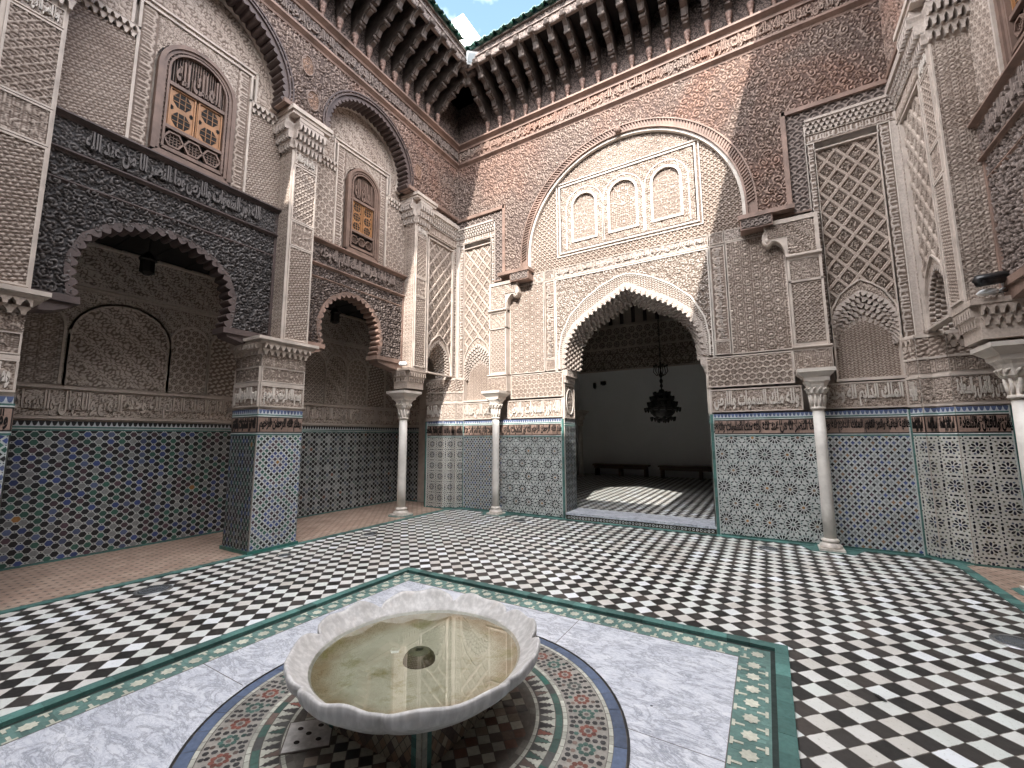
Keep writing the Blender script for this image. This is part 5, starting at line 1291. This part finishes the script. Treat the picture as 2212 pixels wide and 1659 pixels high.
# right and rear eaves: the same timberwork, mostly out of the picture
for F_, a0_, a1_, lb in ((FRa, -3.42, YW - .9, 'timber eave above the right arcade'), (FRW, -HW + .6, HW - .6, 'timber eave behind the viewer, throwing its shade on the court')):
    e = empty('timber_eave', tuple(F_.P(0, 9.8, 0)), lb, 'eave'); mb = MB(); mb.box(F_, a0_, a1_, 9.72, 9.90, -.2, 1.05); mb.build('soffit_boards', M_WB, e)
    mb = MB(); mb.loft([F_.P(np.full(4, a), [10.07, 10.55, 10.5, 9.86], [1.45 if F_ is FRW else 1.2, -.6, -.6, 1.0]) for a in (a0_, a1_)]); mb.build('roof_bed', M_ROOF, e)

# ------------------------------------------------------------------ paving of the court
def plane(name, x0, x1, y0, y1, z, mat, kind='structure'):
    mb = MB(); mb.poly(Fr((0, 0, 0), (1, 0, 0), (0, 1, 0), Z3), [(x0, y0), (x1, y0), (x1, y1), (x0, y1)], z)
    o = mb.build(name, mat); return tag(o, kind=kind)
GX = Fr((0, 0, 0), (1, 0, 0), (0, 1, 0), Z3)
plane('ground', -60, 60, -60, 60, -.30, M_GROUT)
tag(plane('courtyard_floor', XC - HW + .02, XC + HW - .02, -3.5, YW + .1, 0, M_CHECK), 'black and white checkered marble paving of the court')
for sx in (-1, 1):
    x0, x1 = sorted((XC + sx * (HW - .02), XC + sx * (HW + 1.95)))
    plane('gallery_floor', x0, x1, -3.5, 8.1, .004, M_TERRA)
mb = MB()
def tstrip(mb, x0, x1, y0, y1, z0, z1, seg=.15, col=TL):
    L = max(x1 - x0, y1 - y0); n = max(1, int(L / seg))
    for i in range(n):
        if x1 - x0 > y1 - y0: mb.box(GX, x0 + (x1 - x0) * i / n + .0015, x0 + (x1 - x0) * (i + 1) / n, y0, y1, z0, z1 + random.uniform(0, .0015), 0, jit(col, .4))
        else: mb.box(GX, x0, x1, y0 + (y1 - y0) * i / n + .0015, y0 + (y1 - y0) * (i + 1) / n, z0, z1 + random.uniform(0, .0015), 0, jit(col, .4))
for sx in (-1, 1):
    x0, x1 = sorted((XC + sx * (HW - .07), XC + sx * (HW + .03))); tstrip(mb, x0, x1, -3.4, 7.55, -.01, .010)
    a, b = sorted((XC + sx * 1.33, XC + sx * 3.9)); tstrip(mb, a, b, YW - .13, YW - .0, -.01, .008, .3)
    mb.prism(GX, [(XC + sx * 2.8 - .38, YW - .12), (XC + sx * 2.8 - .24, YW - .42), (XC + sx * 2.8 + .24, YW - .42), (XC + sx * 2.8 + .38, YW - .12)], -.01, .006, 0, TL)
    p = [(XC + sx * 3.86, YW - .02), (XC + sx * 3.86, YW - .14), (XC + sx * (HW - .15), 7.53), (XC + sx * (HW - .02), 7.46), (XC + sx * (HW + .1), 7.5), (XC + sx * 4.0, YW)]
    mb.prism(GX, p if sx < 0 else p[::-1], -.01, .007, 0, TL)
tstrip(mb, XC - 1.33, XC + 1.33, YW - .13, YW - .02, -.01, .008, .3)
mb.prism(GX, ngon(XC - HW - .36, 6.52, .27, 8, math.pi / 8), -.01, .008, 0, TL); mb.prism(GX, ngon(XC + HW + .37, 6.52, .27, 8, math.pi / 8), -.01, .008, 0, TL)
tag(mb.build('teal_kerb', M_MOSAIC), kind='structure')

# ------------------------------------------------------------------ marble surround of the fountain with its mosaic disc
CX, CYF = -1.86, 2.03; SQ0, SQ1 = CX - 1.68, CX + 1.58          # marble square
YB, YT = 0.42, 3.66; CXS = (SQ0 + SQ1) / 2
mb = MB()
tag_surround = empty('fountain_surround', (CX, CYF, 0)); tag_surround['kind'] = 'structure'
n = 96; inner = [(CX + 1.20 * math.cos(t), CYF + 1.20 * math.sin(t)) for t in np.linspace(math.pi / 4, math.pi / 4 + 2 * math.pi, n + 1)[:-1]]
outer = to_rect(inner, CX, CYF, SQ0, SQ1, YB, YT)
corner = {}
mb.ring(GX, inner, outer, -.01, .006, closed=True)
for c_ in ((SQ0, YT), (SQ1, YT), (SQ0, YB), (SQ1, YB)):      # the exact corners
    t = math.atan2(c_[1] - CYF, c_[0] - CX); ps = sorted(outer, key=lambda p: (p[0] - c_[0]) ** 2 + (p[1] - c_[1]) ** 2)[:2]
    mb.poly(GX, [ps[0], c_, ps[1]] if ((c_[0] - ps[0][0]) * (ps[1][1] - ps[0][1]) - (c_[1] - ps[0][1]) * (ps[1][0] - ps[0][0])) < 0 else [ps[1], c_, ps[0]], .006)
mb.build('marble_slabs', M_MARBLE, tag_surround)
mb = MB()
mb.box(GX, SQ0, -3.02, 1.642, 1.646, .0062, .0072); mb.box(GX, -1.512, -1.508, 3.17, YT, .0062, .0072); mb.box(GX, -.76, SQ1, 2.498, 2.501, .0062, .0072); mb.box(GX, -2.3, -2.296, YB, .92, .0062, .0072)
mb.box(GX, SQ0 - .0, SQ1, YT - .001, YT + .004, 0, .0075); mb.box(GX, SQ0 - .004, SQ0, YB, YT, 0, .0075); mb.box(GX, SQ1, SQ1 + .004, YB, YT, 0, .0075)
mb.build('slab_joints', M_GROUT, tag_surround)
# border of eight-pointed stars and T shapes
mb = MB(); W = .20; BG = (0.13, 0.235, 0.21); CR = (0.60, 0.60, 0.50)
def star(mb, x, y, r, z, col, rot=0.0):
    mb.poly(GX, [(x + (r if k % 2 == 0 else r * .72) * math.cos(rot + k * math.pi / 8), y + (r if k % 2 == 0 else r * .72) * math.sin(rot + k * math.pi / 8)) for k in range(16)], z, 0, jit(col, .15))
def border(mb, p, d, nrm, L):
    p, d, nrm = map(np.array, (p, d, nrm)); ang = math.atan2(d[1], d[0]); n = int(round(L / .162)); st = L / n
    G = Fr((*p, 0), (*d, 0), (*nrm, 0), Z3)
    if G.flip: pass
    mb.box(G, -.0, L, 0, W, -.01, .004, 0, BG)
    for i in range(int(L / .04)): mb.box(G, i * .04 + random.uniform(0, .01), i * .04 + .03, random.uniform(0, W - .05), W - random.uniform(0, .05), .0, .0048, 0, jit(BG, .35))
    for i in range(n):
        x = (i + .5) * st; c = p + d * x + nrm * W / 2
        star(mb, c[0], c[1], .047, .008, CR, ang)
        for s in (0, 1):
            y0, y1 = (W * .04, W * .15) if s == 0 else (W * .85, W * .96)
            for e in (-1, 1):
                xx = x + e * st / 2
                if e > 0 and i == n - 1: continue
                if e < 0 and i > 0: continue
                mb.box(G, xx - .030, xx + .030, y0, y1 - .006, .004, .0078, 0, CR); mb.box(G, xx - .0085, xx + .0085, *((y1 - .006, W * .36) if s == 0 else (W * .64, y0 + .002)), .004, .0078, 0, CR)
border(mb, (SQ0 - W, YT), (1, 0), (0, 1), SQ1 - SQ0 + 2 * W)
border(mb, (SQ0, YT), (0, -1), (-1, 0), YT - YB)
border(mb, (SQ1, YB), (0, 1), (1, 0), YT - YB)
border(mb, (SQ1 + W, YB), (-1, 0), (0, -1), SQ1 - SQ0 + 2 * W)
mb.build('star_border', M_MOSAIC, tag_surround)
mb = MB(); e0, e1, f0, f1 = SQ0 - W, SQ1 + W, YB - W, YT + W
for (x0, x1, y0, y1) in ((e0 - .115, e0 - .03, f0 - .115, f1 + .115), (e1 + .03, e1 + .115, f0 - .115, f1 + .115), (e0 - .03, e1 + .03, f1 + .03, f1 + .115), (e0 - .03, e1 + .03, f0 - .115, f0 - .03)): tstrip(mb, x0, x1, y0, y1, -.01, .026, .16)
for (x0, x1, y0, y1) in ((e0 - .03, e0, f0, f1), (e1, e1 + .03, f0, f1), (e0 - .03, e1 + .03, f1, f1 + .03), (e0 - .03, e1 + .03, f0 - .03, f0)): mb.box(GX, x0, x1, y0, y1, -.02, .003, 0, (0.015, 0.03, 0.026))
mb.build('teal_rim', M_MOSAIC, tag_surround)
# mosaic disc
mb = MB()
def radring(r0, r1, seg, z, cols, gap=.003, v=.25):
    n = int(2 * math.pi * (r0 + r1) / 2 / seg)
    for i in range(n):
        t0 = 2 * math.pi * i / n; t1 = 2 * math.pi * (i + 1) / n - gap / r1; tt = [t0, (t0 + t1) / 2, t1]
        col = cols(i) if callable(cols) else cols
        mb.poly(GX, [(CX + r1 * math.cos(t), CYF + r1 * math.sin(t)) for t in tt] + [(CX + r0 * math.cos(t), CYF + r0 * math.sin(t)) for t in tt[::-1]], z + random.uniform(-.0006, .0006), 0, jit(col, v))
mb.poly(GX, ngon(CX, CYF, 1.205, 96), .0015, 0, (0.13, 0.115, 0.10))
BLU = (0.10, 0.135, 0.215); CRM = (0.50, 0.50, 0.43); GRD = (0.33, 0.31, 0.275); RED = (0.20, 0.072, 0.052); DG = (0.045, 0.043, 0.043); GRN = (0.06, 0.12, 0.10); BRN = (0.17, 0.12, 0.10)
radring(1.188, 1.203, .4, .0045, (0.02, 0.018, 0.018)); radring(1.118, 1.183, .155, .0045, BLU, .004); radring(1.093, 1.115, .062, .0045, CRM); radring(.872, 1.090, .2, .0030, GRD, 0, .05)
nR = 44
for i in range(nR):
    t = 2 * math.pi * (i + .5) / nR; r = .981; x, y = CX + r * math.cos(t), CYF + r * math.sin(t)
    pc = RED if i % 2 == 0 else random.choice([GRN, (0.10, 0.11, 0.10)])
    if i % 2 == 0 or True:
        big = 1.0
        mb.poly(GX, ngon(x, y, .0135, 10), .0046, 0, jit((0.14, 0.11, 0.10)))
        for k in range(8):
            a_ = t + k * math.pi / 4 + .2; mb.poly(GX, ngon(x + .036 * math.cos(a_), y + .036 * math.sin(a_), .0150, 7, a_, 1.0, 1.0), .0046, 0, jit(pc, .35))
    for e in (-.5, .5):
        for q in (-.080, -.040, .0, .04, .080):
            if e < 0: continue
            tt = t + e * 2 * math.pi / nR; rr = r + q; mb.poly(GX, ngon(CX + rr * math.cos(tt), CYF + rr * math.sin(tt), .0165, 6, tt), .0046, 0, jit(DG, .4))
    for q in (-.088, .088, -.062, .062):
        for e in (-.22, .22):
            tt = t + e * 2 * math.pi / nR; rr = r + q; mb.poly(GX, ngon(CX + rr * math.cos(tt), CYF + rr * math.sin(tt), .0145, 6, tt), .0046, 0, jit(DG if abs(q) > .07 else random.choice([DG, GRN, BRN]), .4))
radring(.846, .869, .055, .0045, CRM); radring(.805, .842, .10, .0045, lambda i: random.choice([GRN, GRN, (0.035, 0.14, 0.11), BRN, (0.10, 0.10, 0.095)]))
radring(.712, .802, .3, .0030, (0.10, 0.09, 0.082), 0)
n = 78
for i in range(n):
    t = 2 * math.pi * i / n; w = math.pi / n
    pr = [(.801, -1), (.801, 1), (.785, .82), (.777, .45), (.767, .62), (.756, .28), (.745, .4), (.716, 0), (.745, -.4), (.756, -.28), (.767, -.62), (.777, -.45), (.785, -.82)]
    mb.poly(GX, [(CX + r * math.cos(t + w * .95 * e), CYF + r * math.sin(t + w * .95 * e)) for r, e in pr][::-1], .0046, 0, jit(CRM, .2))
    t += w; pr = [(.716 + .801 - r, e) for r, e in pr]
    mb.poly(GX, [(CX + r * math.cos(t + w * .8 * e), CYF + r * math.sin(t + w * .8 * e)) for r, e in pr], .0042, 0, jit(random.choice([DG, RED, GRN, BRN, DG, (0.08, 0.08, 0.075)]), .3))
radring(.690, .709, .055, .0045, CRM); radring(.655, .687, .055, .0045, lambda i: random.choice([(0.12, 0.105, 0.09), (0.16, 0.15, 0.13)]))
for i in range(-13, 14):
    for j in range(-13, 14):
        s_ = .066; u_, v_ = i * s_, j * s_; x = CX + (u_ - v_) * .7071; y = CYF + (u_ + v_) * .7071
        if math.hypot(x - CX, y - CYF) > .625: continue
        col = CRM if (i + j) % 2 == 0 else random.choice([DG, DG, (0.17, 0.09, 0.065), (0.13, 0.10, 0.085)])
        if random.random() < .15: col = random.choice([BRN, (0.3, 0.25, 0.2)])
        mb.poly(GX, ngon(x, y, .0435, 4, math.pi / 2 + random.uniform(-.04, .04)), .0046 + random.uniform(-.0006, .0006), 0, jit(col, .25))
mb.build('mosaic_disc', M_MOSAIC, tag_surround)

# ------------------------------------------------------------------ fountain
fo = empty('fountain', (CX, CYF, 0), 'low scalloped white marble fountain basin full of water on a tiled foot', 'fountain')
mb = MB()      # four-sided tiled foot, one corner towards the viewer
for k in range(4):
    t0, t1 = (k + .5) * math.pi / 2, (k + 1.5) * math.pi / 2; r0 = .50
    p, q = np.array([CX + r0 * math.cos(t1), CYF + r0 * math.sin(t1)]), np.array([CX + r0 * math.cos(t0), CYF + r0 * math.sin(t0)])
    u = p - q; L = np.hypot(*u); u = u / L; G = Fr((*q, 0), (*u, 0), Z3, (u[1], -u[0], 0))
    z = Zel(mb, G, 0, L, 0, .20, 0, (0.10, 0.09, 0.08))
    for i in range(-1, 15):
        for j in range(-1, 9): z.put(ngon(i * .056 + (.028 if j % 2 else 0), j * .032, .0255, 4, 0, 1, 1.15), random.choice([(0.42, 0.36, 0.27), (0.42, 0.36, 0.27), (0.30, 0.20, 0.14), (0.36, 0.30, 0.22), BRN]))
    for x0, col in ((0, CRM), (.032, TL), (L - .032, CRM), (L - .064, TL)):
        for j in range(5): mb.box(G, x0, x0 + .030, j * .04, j * .04 + .038, 0, .006, 0, jit(col, .25))
mb.prism(GX, ngon(CX, CYF, .497, 4, math.pi / 4), 0, .19, 0, (0.2, 0.18, 0.16))
mb.build('tiled_foot', M_MOSAIC, fo)
NB = 192
notch = [math.atan2(y - CYF, x - CX) for x, y in ((-2.05, 1.36), (-1.56, 1.47), (-1.18, 1.98), (-1.22, 2.47), (-1.62, 2.72), (-2.08, 2.62), (-2.45, 2.27), (-2.52, 1.78))]
notch = sorted(a % (2 * math.pi) for a in notch)
def lobes(t):
    t = t % (2 * math.pi)
    for i in range(8):
        a, b = notch[i], notch[(i + 1) % 8]
        if b < a: b += 2 * math.pi
        tt = t if t >= a else t + 2 * math.pi
        if a <= tt <= b: return (tt - a) / (b - a), i
    return 0.5, 0
pk = [.050, .038, .066, .060, .042, .052, .034, .040]
secs = []
outer_p = [(.10, .15), (.30, .16), (.44, .185), (.56, .235), (.63, .29), (.672, .335)]
inner_p = [(.63, .345), (.598, .330), (.585, .318), (.55, .30), (.47, .287), (.30, .28), (.12, .278), (.0, .278)]
def ringpts(rad, z, kr=0.0, kz=0.0):
    o = []
    for k in range(NB):
        t = 2 * math.pi * k / NB; f, i = lobes(t); w = (math.sin(math.pi * f) ** .38) * (1 + .16 * math.sin(7 * f + i * 2.1)) * (.82 + .3 * f if i % 2 else 1.12 - .3 * f); nt = math.exp(-(min(f, 1 - f) / .05) ** 2)
        hh = (pk[i] * w * (0.8 + .2 * math.cos(4 * math.pi * (f - .5)) * -1)) * kz - .012 * nt * kz
        r_ = rad + kr * (w * .035 - .03 * nt)
        o.append((CX + r_ * math.cos(t), CYF + r_ * math.sin(t), z + hh))
    return o
for r_, z_ in outer_p: secs.append(ringpts(r_, z_, max(0, (z_ - .2) * 5) if z_ < .335 else 1.0, max(0, (z_ - .25) * 4)))
secs.append(ringpts(.684, .362, 1.0, .85)); secs.append(ringpts(.684, .378, 1.0, 1.0)); secs.append(ringpts(.677, .386, 1.0, 1.05)); secs.append(ringpts(.667, .384, 1.0, 1.05)); secs.append(ringpts(.655, .372, .95, .9)); secs.append(ringpts(.630, .352, .55, .5)); secs.append(ringpts(.606, .338, .15, .12))
mb = MB(); mb.loft(secs, cap=False, smooth=True)
for s_i in (0,): mb.add([(CX, CYF, .15)] + list(secs[0]), [(0, (k + 1) % NB + 1, k + 1) for k in range(NB)], 0)
inn = [ringpts(.606, .338, .15, .12)] + [ringpts(r_, z_, 0, 0) for r_, z_ in inner_p[1:-1]]
o = mb.build('basin', M_BASIN, fo)
mb = MB(); mb.loft(inn[:3], cap=False, smooth=True); mb.build('basin_lip', M_BASIN, fo)
mb = MB(); V = [np.array(x) - np.array([CX, CYF, 0]) for x in inn[2:]]
mb.loft(V, cap=False, smooth=True); mb.add([(0, 0, .278)] + list(V[-1]), [(0, k + 1, (k + 1) % NB + 1) for k in range(NB)], 0)
o = mb.build('basin_floor', M_BOWL, fo); o.matrix_parent_inverse = Matrix.Identity(4)
mb = MB(); mb.poly(GX, ngon(CX, CYF, .60, 96), .333); mb.build('water', M_WATER, fo)
mb = MB(); mb.lathe((CX, CYF, 0), [(.094, .27), (.094, .292), (.086, .312), (.070, .329), (.05, .340), (.028, .345), (.022, .336), (.018, .31)], 24)
M_ALG = plain('algae_covered_bronze', (0.045, 0.048, 0.016), 0.7, 0.5, 20, bmp=0.8); mb.build('spout', M_ALG, fo)

mb = MB(); pl = [(-2.39, 1.58), (-2.22, 1.42), (-2.06, 1.58), (-2.235, 1.74)]
dp = empty('drain_plate', (-2.23, 1.58, 0), 'square white marble drain slab pierced with five holes beside the basin', 'drain')
mb.prism(GX, pl, .002, .012); mb.build('slab', M_BASIN, dp)
mb = MB()
for x, y in ((-2.30, 1.58), (-2.23, 1.655), (-2.228, 1.58), (-2.22, 1.505), (-2.145, 1.58)): mb.poly(GX, ngon(x, y, .017, 12, 0, 1, .8), .0135)
mb.build('hole', M_BLK, dp)
mb = MB(); c0_ = np.mean(pl, axis=0); mb.ring(GX, pl, [tuple(c0_ + (np.array(p) - c0_) * 1.06) for p in pl], .0, .0105, closed=True); mb.build('joint', M_GROUT, dp)

# ------------------------------------------------------------------ recessed lights in the paving
for x, y, r, lb in ((-5.68, 2.10, .165, 'large round steel floor light nearest the fountain corner on the left'), (-5.75, 3.57, .085, 'small round steel floor light in front of the tiled pillar'), (-5.74, 5.02, .12, 'round steel floor light in front of the smaller left arch'),
                    (-4.16, 7.24, .14, 'round floor light before the engaged column left of the door'), (-.08, 7.23, .14, 'round floor light between the door and the right-hand engaged column'), (1.56, 4.98, .15, 'round floor light at the right edge of the checkered paving')):
    t = empty('floor_light', (x, y, 0), lb, 'floor light', 'round lights sunk in the paving'); m = MB()
    m.lathe((x, y, 0), [(r, 0), (r, .006), (r * .93, .010), (r * .86, .010), (r * .80, .006)], 36); m.build('ring', M_STEEL, t)
    m = MB(); m.lathe((x, y, 0), [(r * .80, .004), (r * .80, .0075), (r * .5, .0085), (r * .46, .007), (r * .1, .008)], 36); m.build('glass', M_GLASSD, t)
for x, y, a, lb in ((.49, 3.55, 2.2, 'small dark fallen leaf on a white tile to the right of the fountain surround'), (-.69, 2.76, .4, 'tiny dark pebble lying on the white marble surround')):
    m = MB(); big = a > 1; L = .045 if big else .008
    m.prism(Fr((x, y, 0), (math.cos(a), math.sin(a), 0), (-math.sin(a), math.cos(a), 0), Z3), [(-L, 0), (-L * .5, L * .3), (L * .4, L * .3), (L, 0), (L * .4, -L * .25), (-L * .5, -L * .25)], .008, .011)
    tag(m.build('fallen_leaf' if big else 'pebble', M_BLACKP), lb, 'leaf' if big else 'pebble')

# ------------------------------------------------------------------ threshold and hall beyond the door
mb = MB(); FD = FW
for x0, x1 in ((-1.325, -.02), (-.015, .93), (.935, 1.325)): mb.box(FW, x0, x1, .085, .125, -.60, .02)
th = mb.build('threshold', M_MARBLE); tag(th, 'white marble threshold slabs in the great doorway', 'threshold')
mb = MB(); mb.box(FW, -1.325, 1.325, 0, .085, -.6, .0, 0, (0.05, 0.045, 0.04)); n = 44
for i in range(n):
    x = -1.3 + 2.6 * (i + .5) / n; mb.ring(FW, ngon(x, .042, .014, 10), ngon(x, .042, .021, 10), 0, .004, closed=True)
    mb.m[-1] = 0
for q in (0.006, .07): mb.box(FW, -1.32, 1.32, q, q + .008, 0, .004, 0, (0.22, 0.18, 0.14))
o = mb.build('riser', M_MOSAIC, th)
hall = empty('prayer_hall', (XC, 12.3, 0), 'dim hall seen through the door, bare white wall below carved stucco', 'room')
HY0, HY1, HX0, HX1, HZ = YW + .53, 16.2, -6.45, 2.25, 8.4
plane('hall_floor', HX0, HX1, HY0 - .1, HY1, .122, M_CHECK)
HB = Fr((XC, HY1, 0), (1, 0, 0), Z3, (0, -1, 0))
mb = MB(); mb.box(HB, HX0 - XC - .3, HX1 - XC + .3, 0, 4.13, -.3, 0); mb.build('white_wall', M_WALLW, hall)
mb = MB(); mb.box(GX, HX0 - .3, HX0, HY0 - .1, HY1, 0, HZ); mb.box(GX, HX1, HX1 + .3, HY0 - .1, HY1, 0, HZ); mb.build('side_wall', M_WALLW, hall)
mb = MB(); mb.box(HB, HX0 - XC, HX1 - XC, 4.13, HZ, -.3, -.02); mb.box(HB, HX0 - XC, HX1 - XC, 4.13, 4.18, -.02, .05); mb.box(HB, HX0 - XC, HX1 - XC, 5.0, 5.05, -.02, .04); mb.box(HB, HX0 - XC, HX1 - XC, 5.85, 5.95, -.02, .12); mb.build('upper_wall', M_STG, hall)
relief('carved_frieze', HB, HX0 - XC, HX1 - XC, 4.18, 5.85, 0, lambda A, B: np.where(B < 5.0, scroll(.3, 2)(A, B), hexnet(.3)(A, B)), .02, .025, M_STG, hall)
mb = MB()
for k in range(20): mb.box(HB, HX0 - XC + k * .45, HX0 - XC + k * .45 + .12, 5.95, HZ, -.02, .06)
mb.build('timber_wall', M_WDK, hall)
mb = MB(); mb.box(GX, HX0 - .3, HX1 + .3, HY0 - .1, HY1 + .3, HZ, HZ + .1); mb.build('timber_ceiling', M_WDK, hall)
# column of the hall arch, just inside the left jamb
column('hall_column', -6.05, 15.2, None, 'dark slim column in the hall at the left edge of the doorway view', r=.09)
for x0, x1, lb in ((-5.75, -3.68, 'long low wooden bench against the white wall, left in the doorway'), (-3.35, -.6, 'dark wooden bench against the white wall, right in the doorway')):
    b = empty('bench', ((x0 + x1) / 2, 15.85, .12), lb, 'bench', 'benches in the hall'); m = MB(); m.box(GX, x0, x1, 15.62, 16.0, .50, .55); m.build('seat', M_BENCH, b)
    for xx in (x0 + .12, (x0 + x1) / 2, x1 - .12): m = MB(); m.box(GX, xx - .04, xx + .04, 15.65, 15.97, .12, .50); m.build('leg', M_BENCH, b)
    m = MB(); m.box(GX, x0 + .05, x1 - .05, 15.64, 15.67, .40, .50); m.build('apron', M_BENCH, b)
for x, z, w, h, lb in ((-5.40, 3.68, .20, .13, 'small dark box high on the white hall wall'), (-5.76, 3.60, .09, .2, 'slim dark fitting high on the white hall wall, left of the box')):
    m = MB(); m.box(HB, x - XC - w / 2, x - XC + w / 2, z - h / 2, z + h / 2, 0, .12); m.box(HB, x - XC - w * .3, x - XC + w * .3, z - h * .7, z - h / 2, 0, .06)
    tag(m.build('wall_fitting', M_BLACKP), lb, 'wall fitting')
# bronze chandelier
chx, chy = XC, 10.7
ch = empty('chandelier', (chx, chy, 2.3), 'tiered dark bronze chandelier hanging in the doorway', 'chandelier')
m = MB(); m.lathe((chx, chy, 0), [(.10, 2.02), (.20, 2.06), (.28, 2.14), (.30, 2.20), (.42, 2.22), (.42, 2.25), (.33, 2.26), (.34, 2.34), (.26, 2.44), (.28, 2.48), (.18, 2.56), (.20, 2.60), (.08, 2.66), (.05, 2.72)], 16, smooth=False); m.build('body', M_IRON, ch)
m = MB()
for rr, zz, n_ in ((.40, 2.22, 16), (.33, 2.36, 14), (.26, 2.50, 11), (.18, 2.61, 8), (.27, 2.00, 10), (.12, 1.96, 5)):
    for k in range(n_):
        t = 2 * math.pi * k / n_; x, y = chx + rr * math.cos(t), chy + rr * math.sin(t)
        m.lathe((x, y, zz), [(.008, -.06), (.026, -.03), (.036, .03), (.034, .05), (.01, .05)], 8)
m.build('lamp_cups', M_IRON, ch)
m = MB(); m.tube([(chx, chy, 2.7), (chx, chy, 3.1)], .016); m.lathe((chx, chy, 0), [(.01, 2.75), (.04, 2.80), (.02, 2.86), (.045, 2.93), (.015, 3.0), (.05, 3.06), (.03, 3.12), (.012, 3.2), (.035, 3.3), (.012, 3.4)], 10)
for k in range(6):
    t = k * math.pi / 3; m.tube([(chx, chy, 3.10), (chx + .10 * math.cos(t), chy + .10 * math.sin(t), 3.07), (chx + .17 * math.cos(t), chy + .17 * math.sin(t), 3.16), (chx + .15 * math.cos(t), chy + .15 * math.sin(t), 3.27)], .011, 6)
    m.lathe((chx + .15 * math.cos(t), chy + .15 * math.sin(t), 3.27), [(.01, 0), (.03, .02), (.03, .05), (.01, .06)], 8)
m.build('candle_arms', M_IRON, ch)
m = MB()
for k in range(60):
    z = 3.38 + k * .084
    if z > HZ: break
    a = (k % 2) * math.pi / 2; m.tube([(chx + .018 * math.cos(a) * c, chy + .018 * math.sin(a) * c, z + dz) for c, dz in ((0, -.01), (1, .02), (1, .07), (0, .10), (-1, .07), (-1, .02), (0, -.01))], .006, 5)
m.tube([(chx, chy, 3.35), (chx, chy, HZ)], .006, 5); m.build('chain', M_IRON, ch)

# ------------------------------------------------------------------ small fittings
def flood(name, loc, d, size, lb, cat, mat=M_LAMPW):
    t = empty(name, loc, lb, cat); d = Vector(d).normalized(); u = Vector((0, 0, 1)).cross(d).normalized(); v = d.cross(u)
    F = Fr(loc, u, v, d); w, h, dp_ = size; m = MB()
    m.prism(F, [(-w, -h * .8), (-w * .85, -h), (w * .85, -h), (w, -h * .8), (w, h * .8), (w * .85, h), (-w * .85, h), (-w, h * .8)], -dp_, 0); m.build('housing', mat, t)
    m = MB(); m.prism(F, [(-w * .72, -h * .7), (w * .72, -h * .7), (w * .72, h * .7), (-w * .72, h * .7)], 0, .006); m.build('glass', M_LENS if mat is M_LAMPW else M_BLACKP, t)
    m = MB(); m.tube([tuple(F.P(-w * 1.08, 0, -dp_ / 2)), tuple(F.P(-w * 1.08, 0, -dp_ * 1.9)), tuple(F.P(w * 1.08, 0, -dp_ * 1.9)), tuple(F.P(w * 1.08, 0, -dp_ / 2))], .010, 6); m.build('mount', mat, t)
    return t
flood('floodlight', (-4.97, 6.74, 9.84), (.55, -.62, -.62), (.15, .12, .07), 'white floodlight fixed at the corner of the eaves', 'floodlight')
flood('spotlight', (-6.30, 6.20, 3.10), (.5, -.8, .45), (.07, .035, .04), 'small white spotlight on the capital of the left arcade column', 'spotlight')
cm = empty('security_camera', (2.08, 6.18, 3.10), 'dark bullet camera on the pier cornice at the right edge', 'camera'); m = MB()
m.tube([(2.0, 6.12, 3.16), (2.20, 6.22, 3.20)], [.045, .05], 12); m.build('housing', M_BLACKP, cm)
m = MB(); m.tube([(1.985, 6.11, 3.185), (2.24, 6.24, 3.235)], [.052, .052], 4); m.build('sunshade', M_BLACKP, cm)
m = MB(); m.tube([(2.2, 6.22, 3.2), (2.24, 6.3, 3.12), (2.16, 6.32, 3.06)], .014, 6); m.lathe((2.1, 6.25, 3.06), [(.075, 0), (.085, .02), (.06, .045), (.02, .05)], 16); m.build('bracket', M_LAMPW, cm)
m = MB(); m.tube([(2.2, 6.25, 3.19), (2.27, 6.28, 3.16), (2.26, 6.3, 3.08), (2.16, 6.3, 3.07)], .008, 6); m.build('cable', M_BLACKP, cm)
for y, lb in ((2.27, 'dark metal lantern under the gallery ceiling behind the large left arch'), (5.30, 'dark metal lantern under the gallery ceiling behind the small left arch')):
    t = empty('hanging_lantern', (-7.3, y, 4.1), lb, 'lantern', 'lanterns in the left gallery'); m = MB()
    m.lathe((-7.3, y, 0), [(.03, 3.86), (.09, 3.90), (.085, 4.06), (.11, 4.08), (.04, 4.18), (.015, 4.2)], 8, smooth=False); m.build('body', M_IRON, t)
    m = MB(); m.tube([(-7.3, y, 4.18), (-7.3, y, 4.42)], .008, 6); m.build('chain', M_IRON, t)

# ------------------------------------------------------------------ tower beyond the roof
m = MB(); tx, ty, tz = -18.72, 24.0, 35.5
m.box(GX, tx - 4.0, tx, ty, ty + 4.2, -.3, tz); tag(m.build('tower', M_PALE), 'plain pale rendered tower rising behind the corner of the eaves', 'tower')
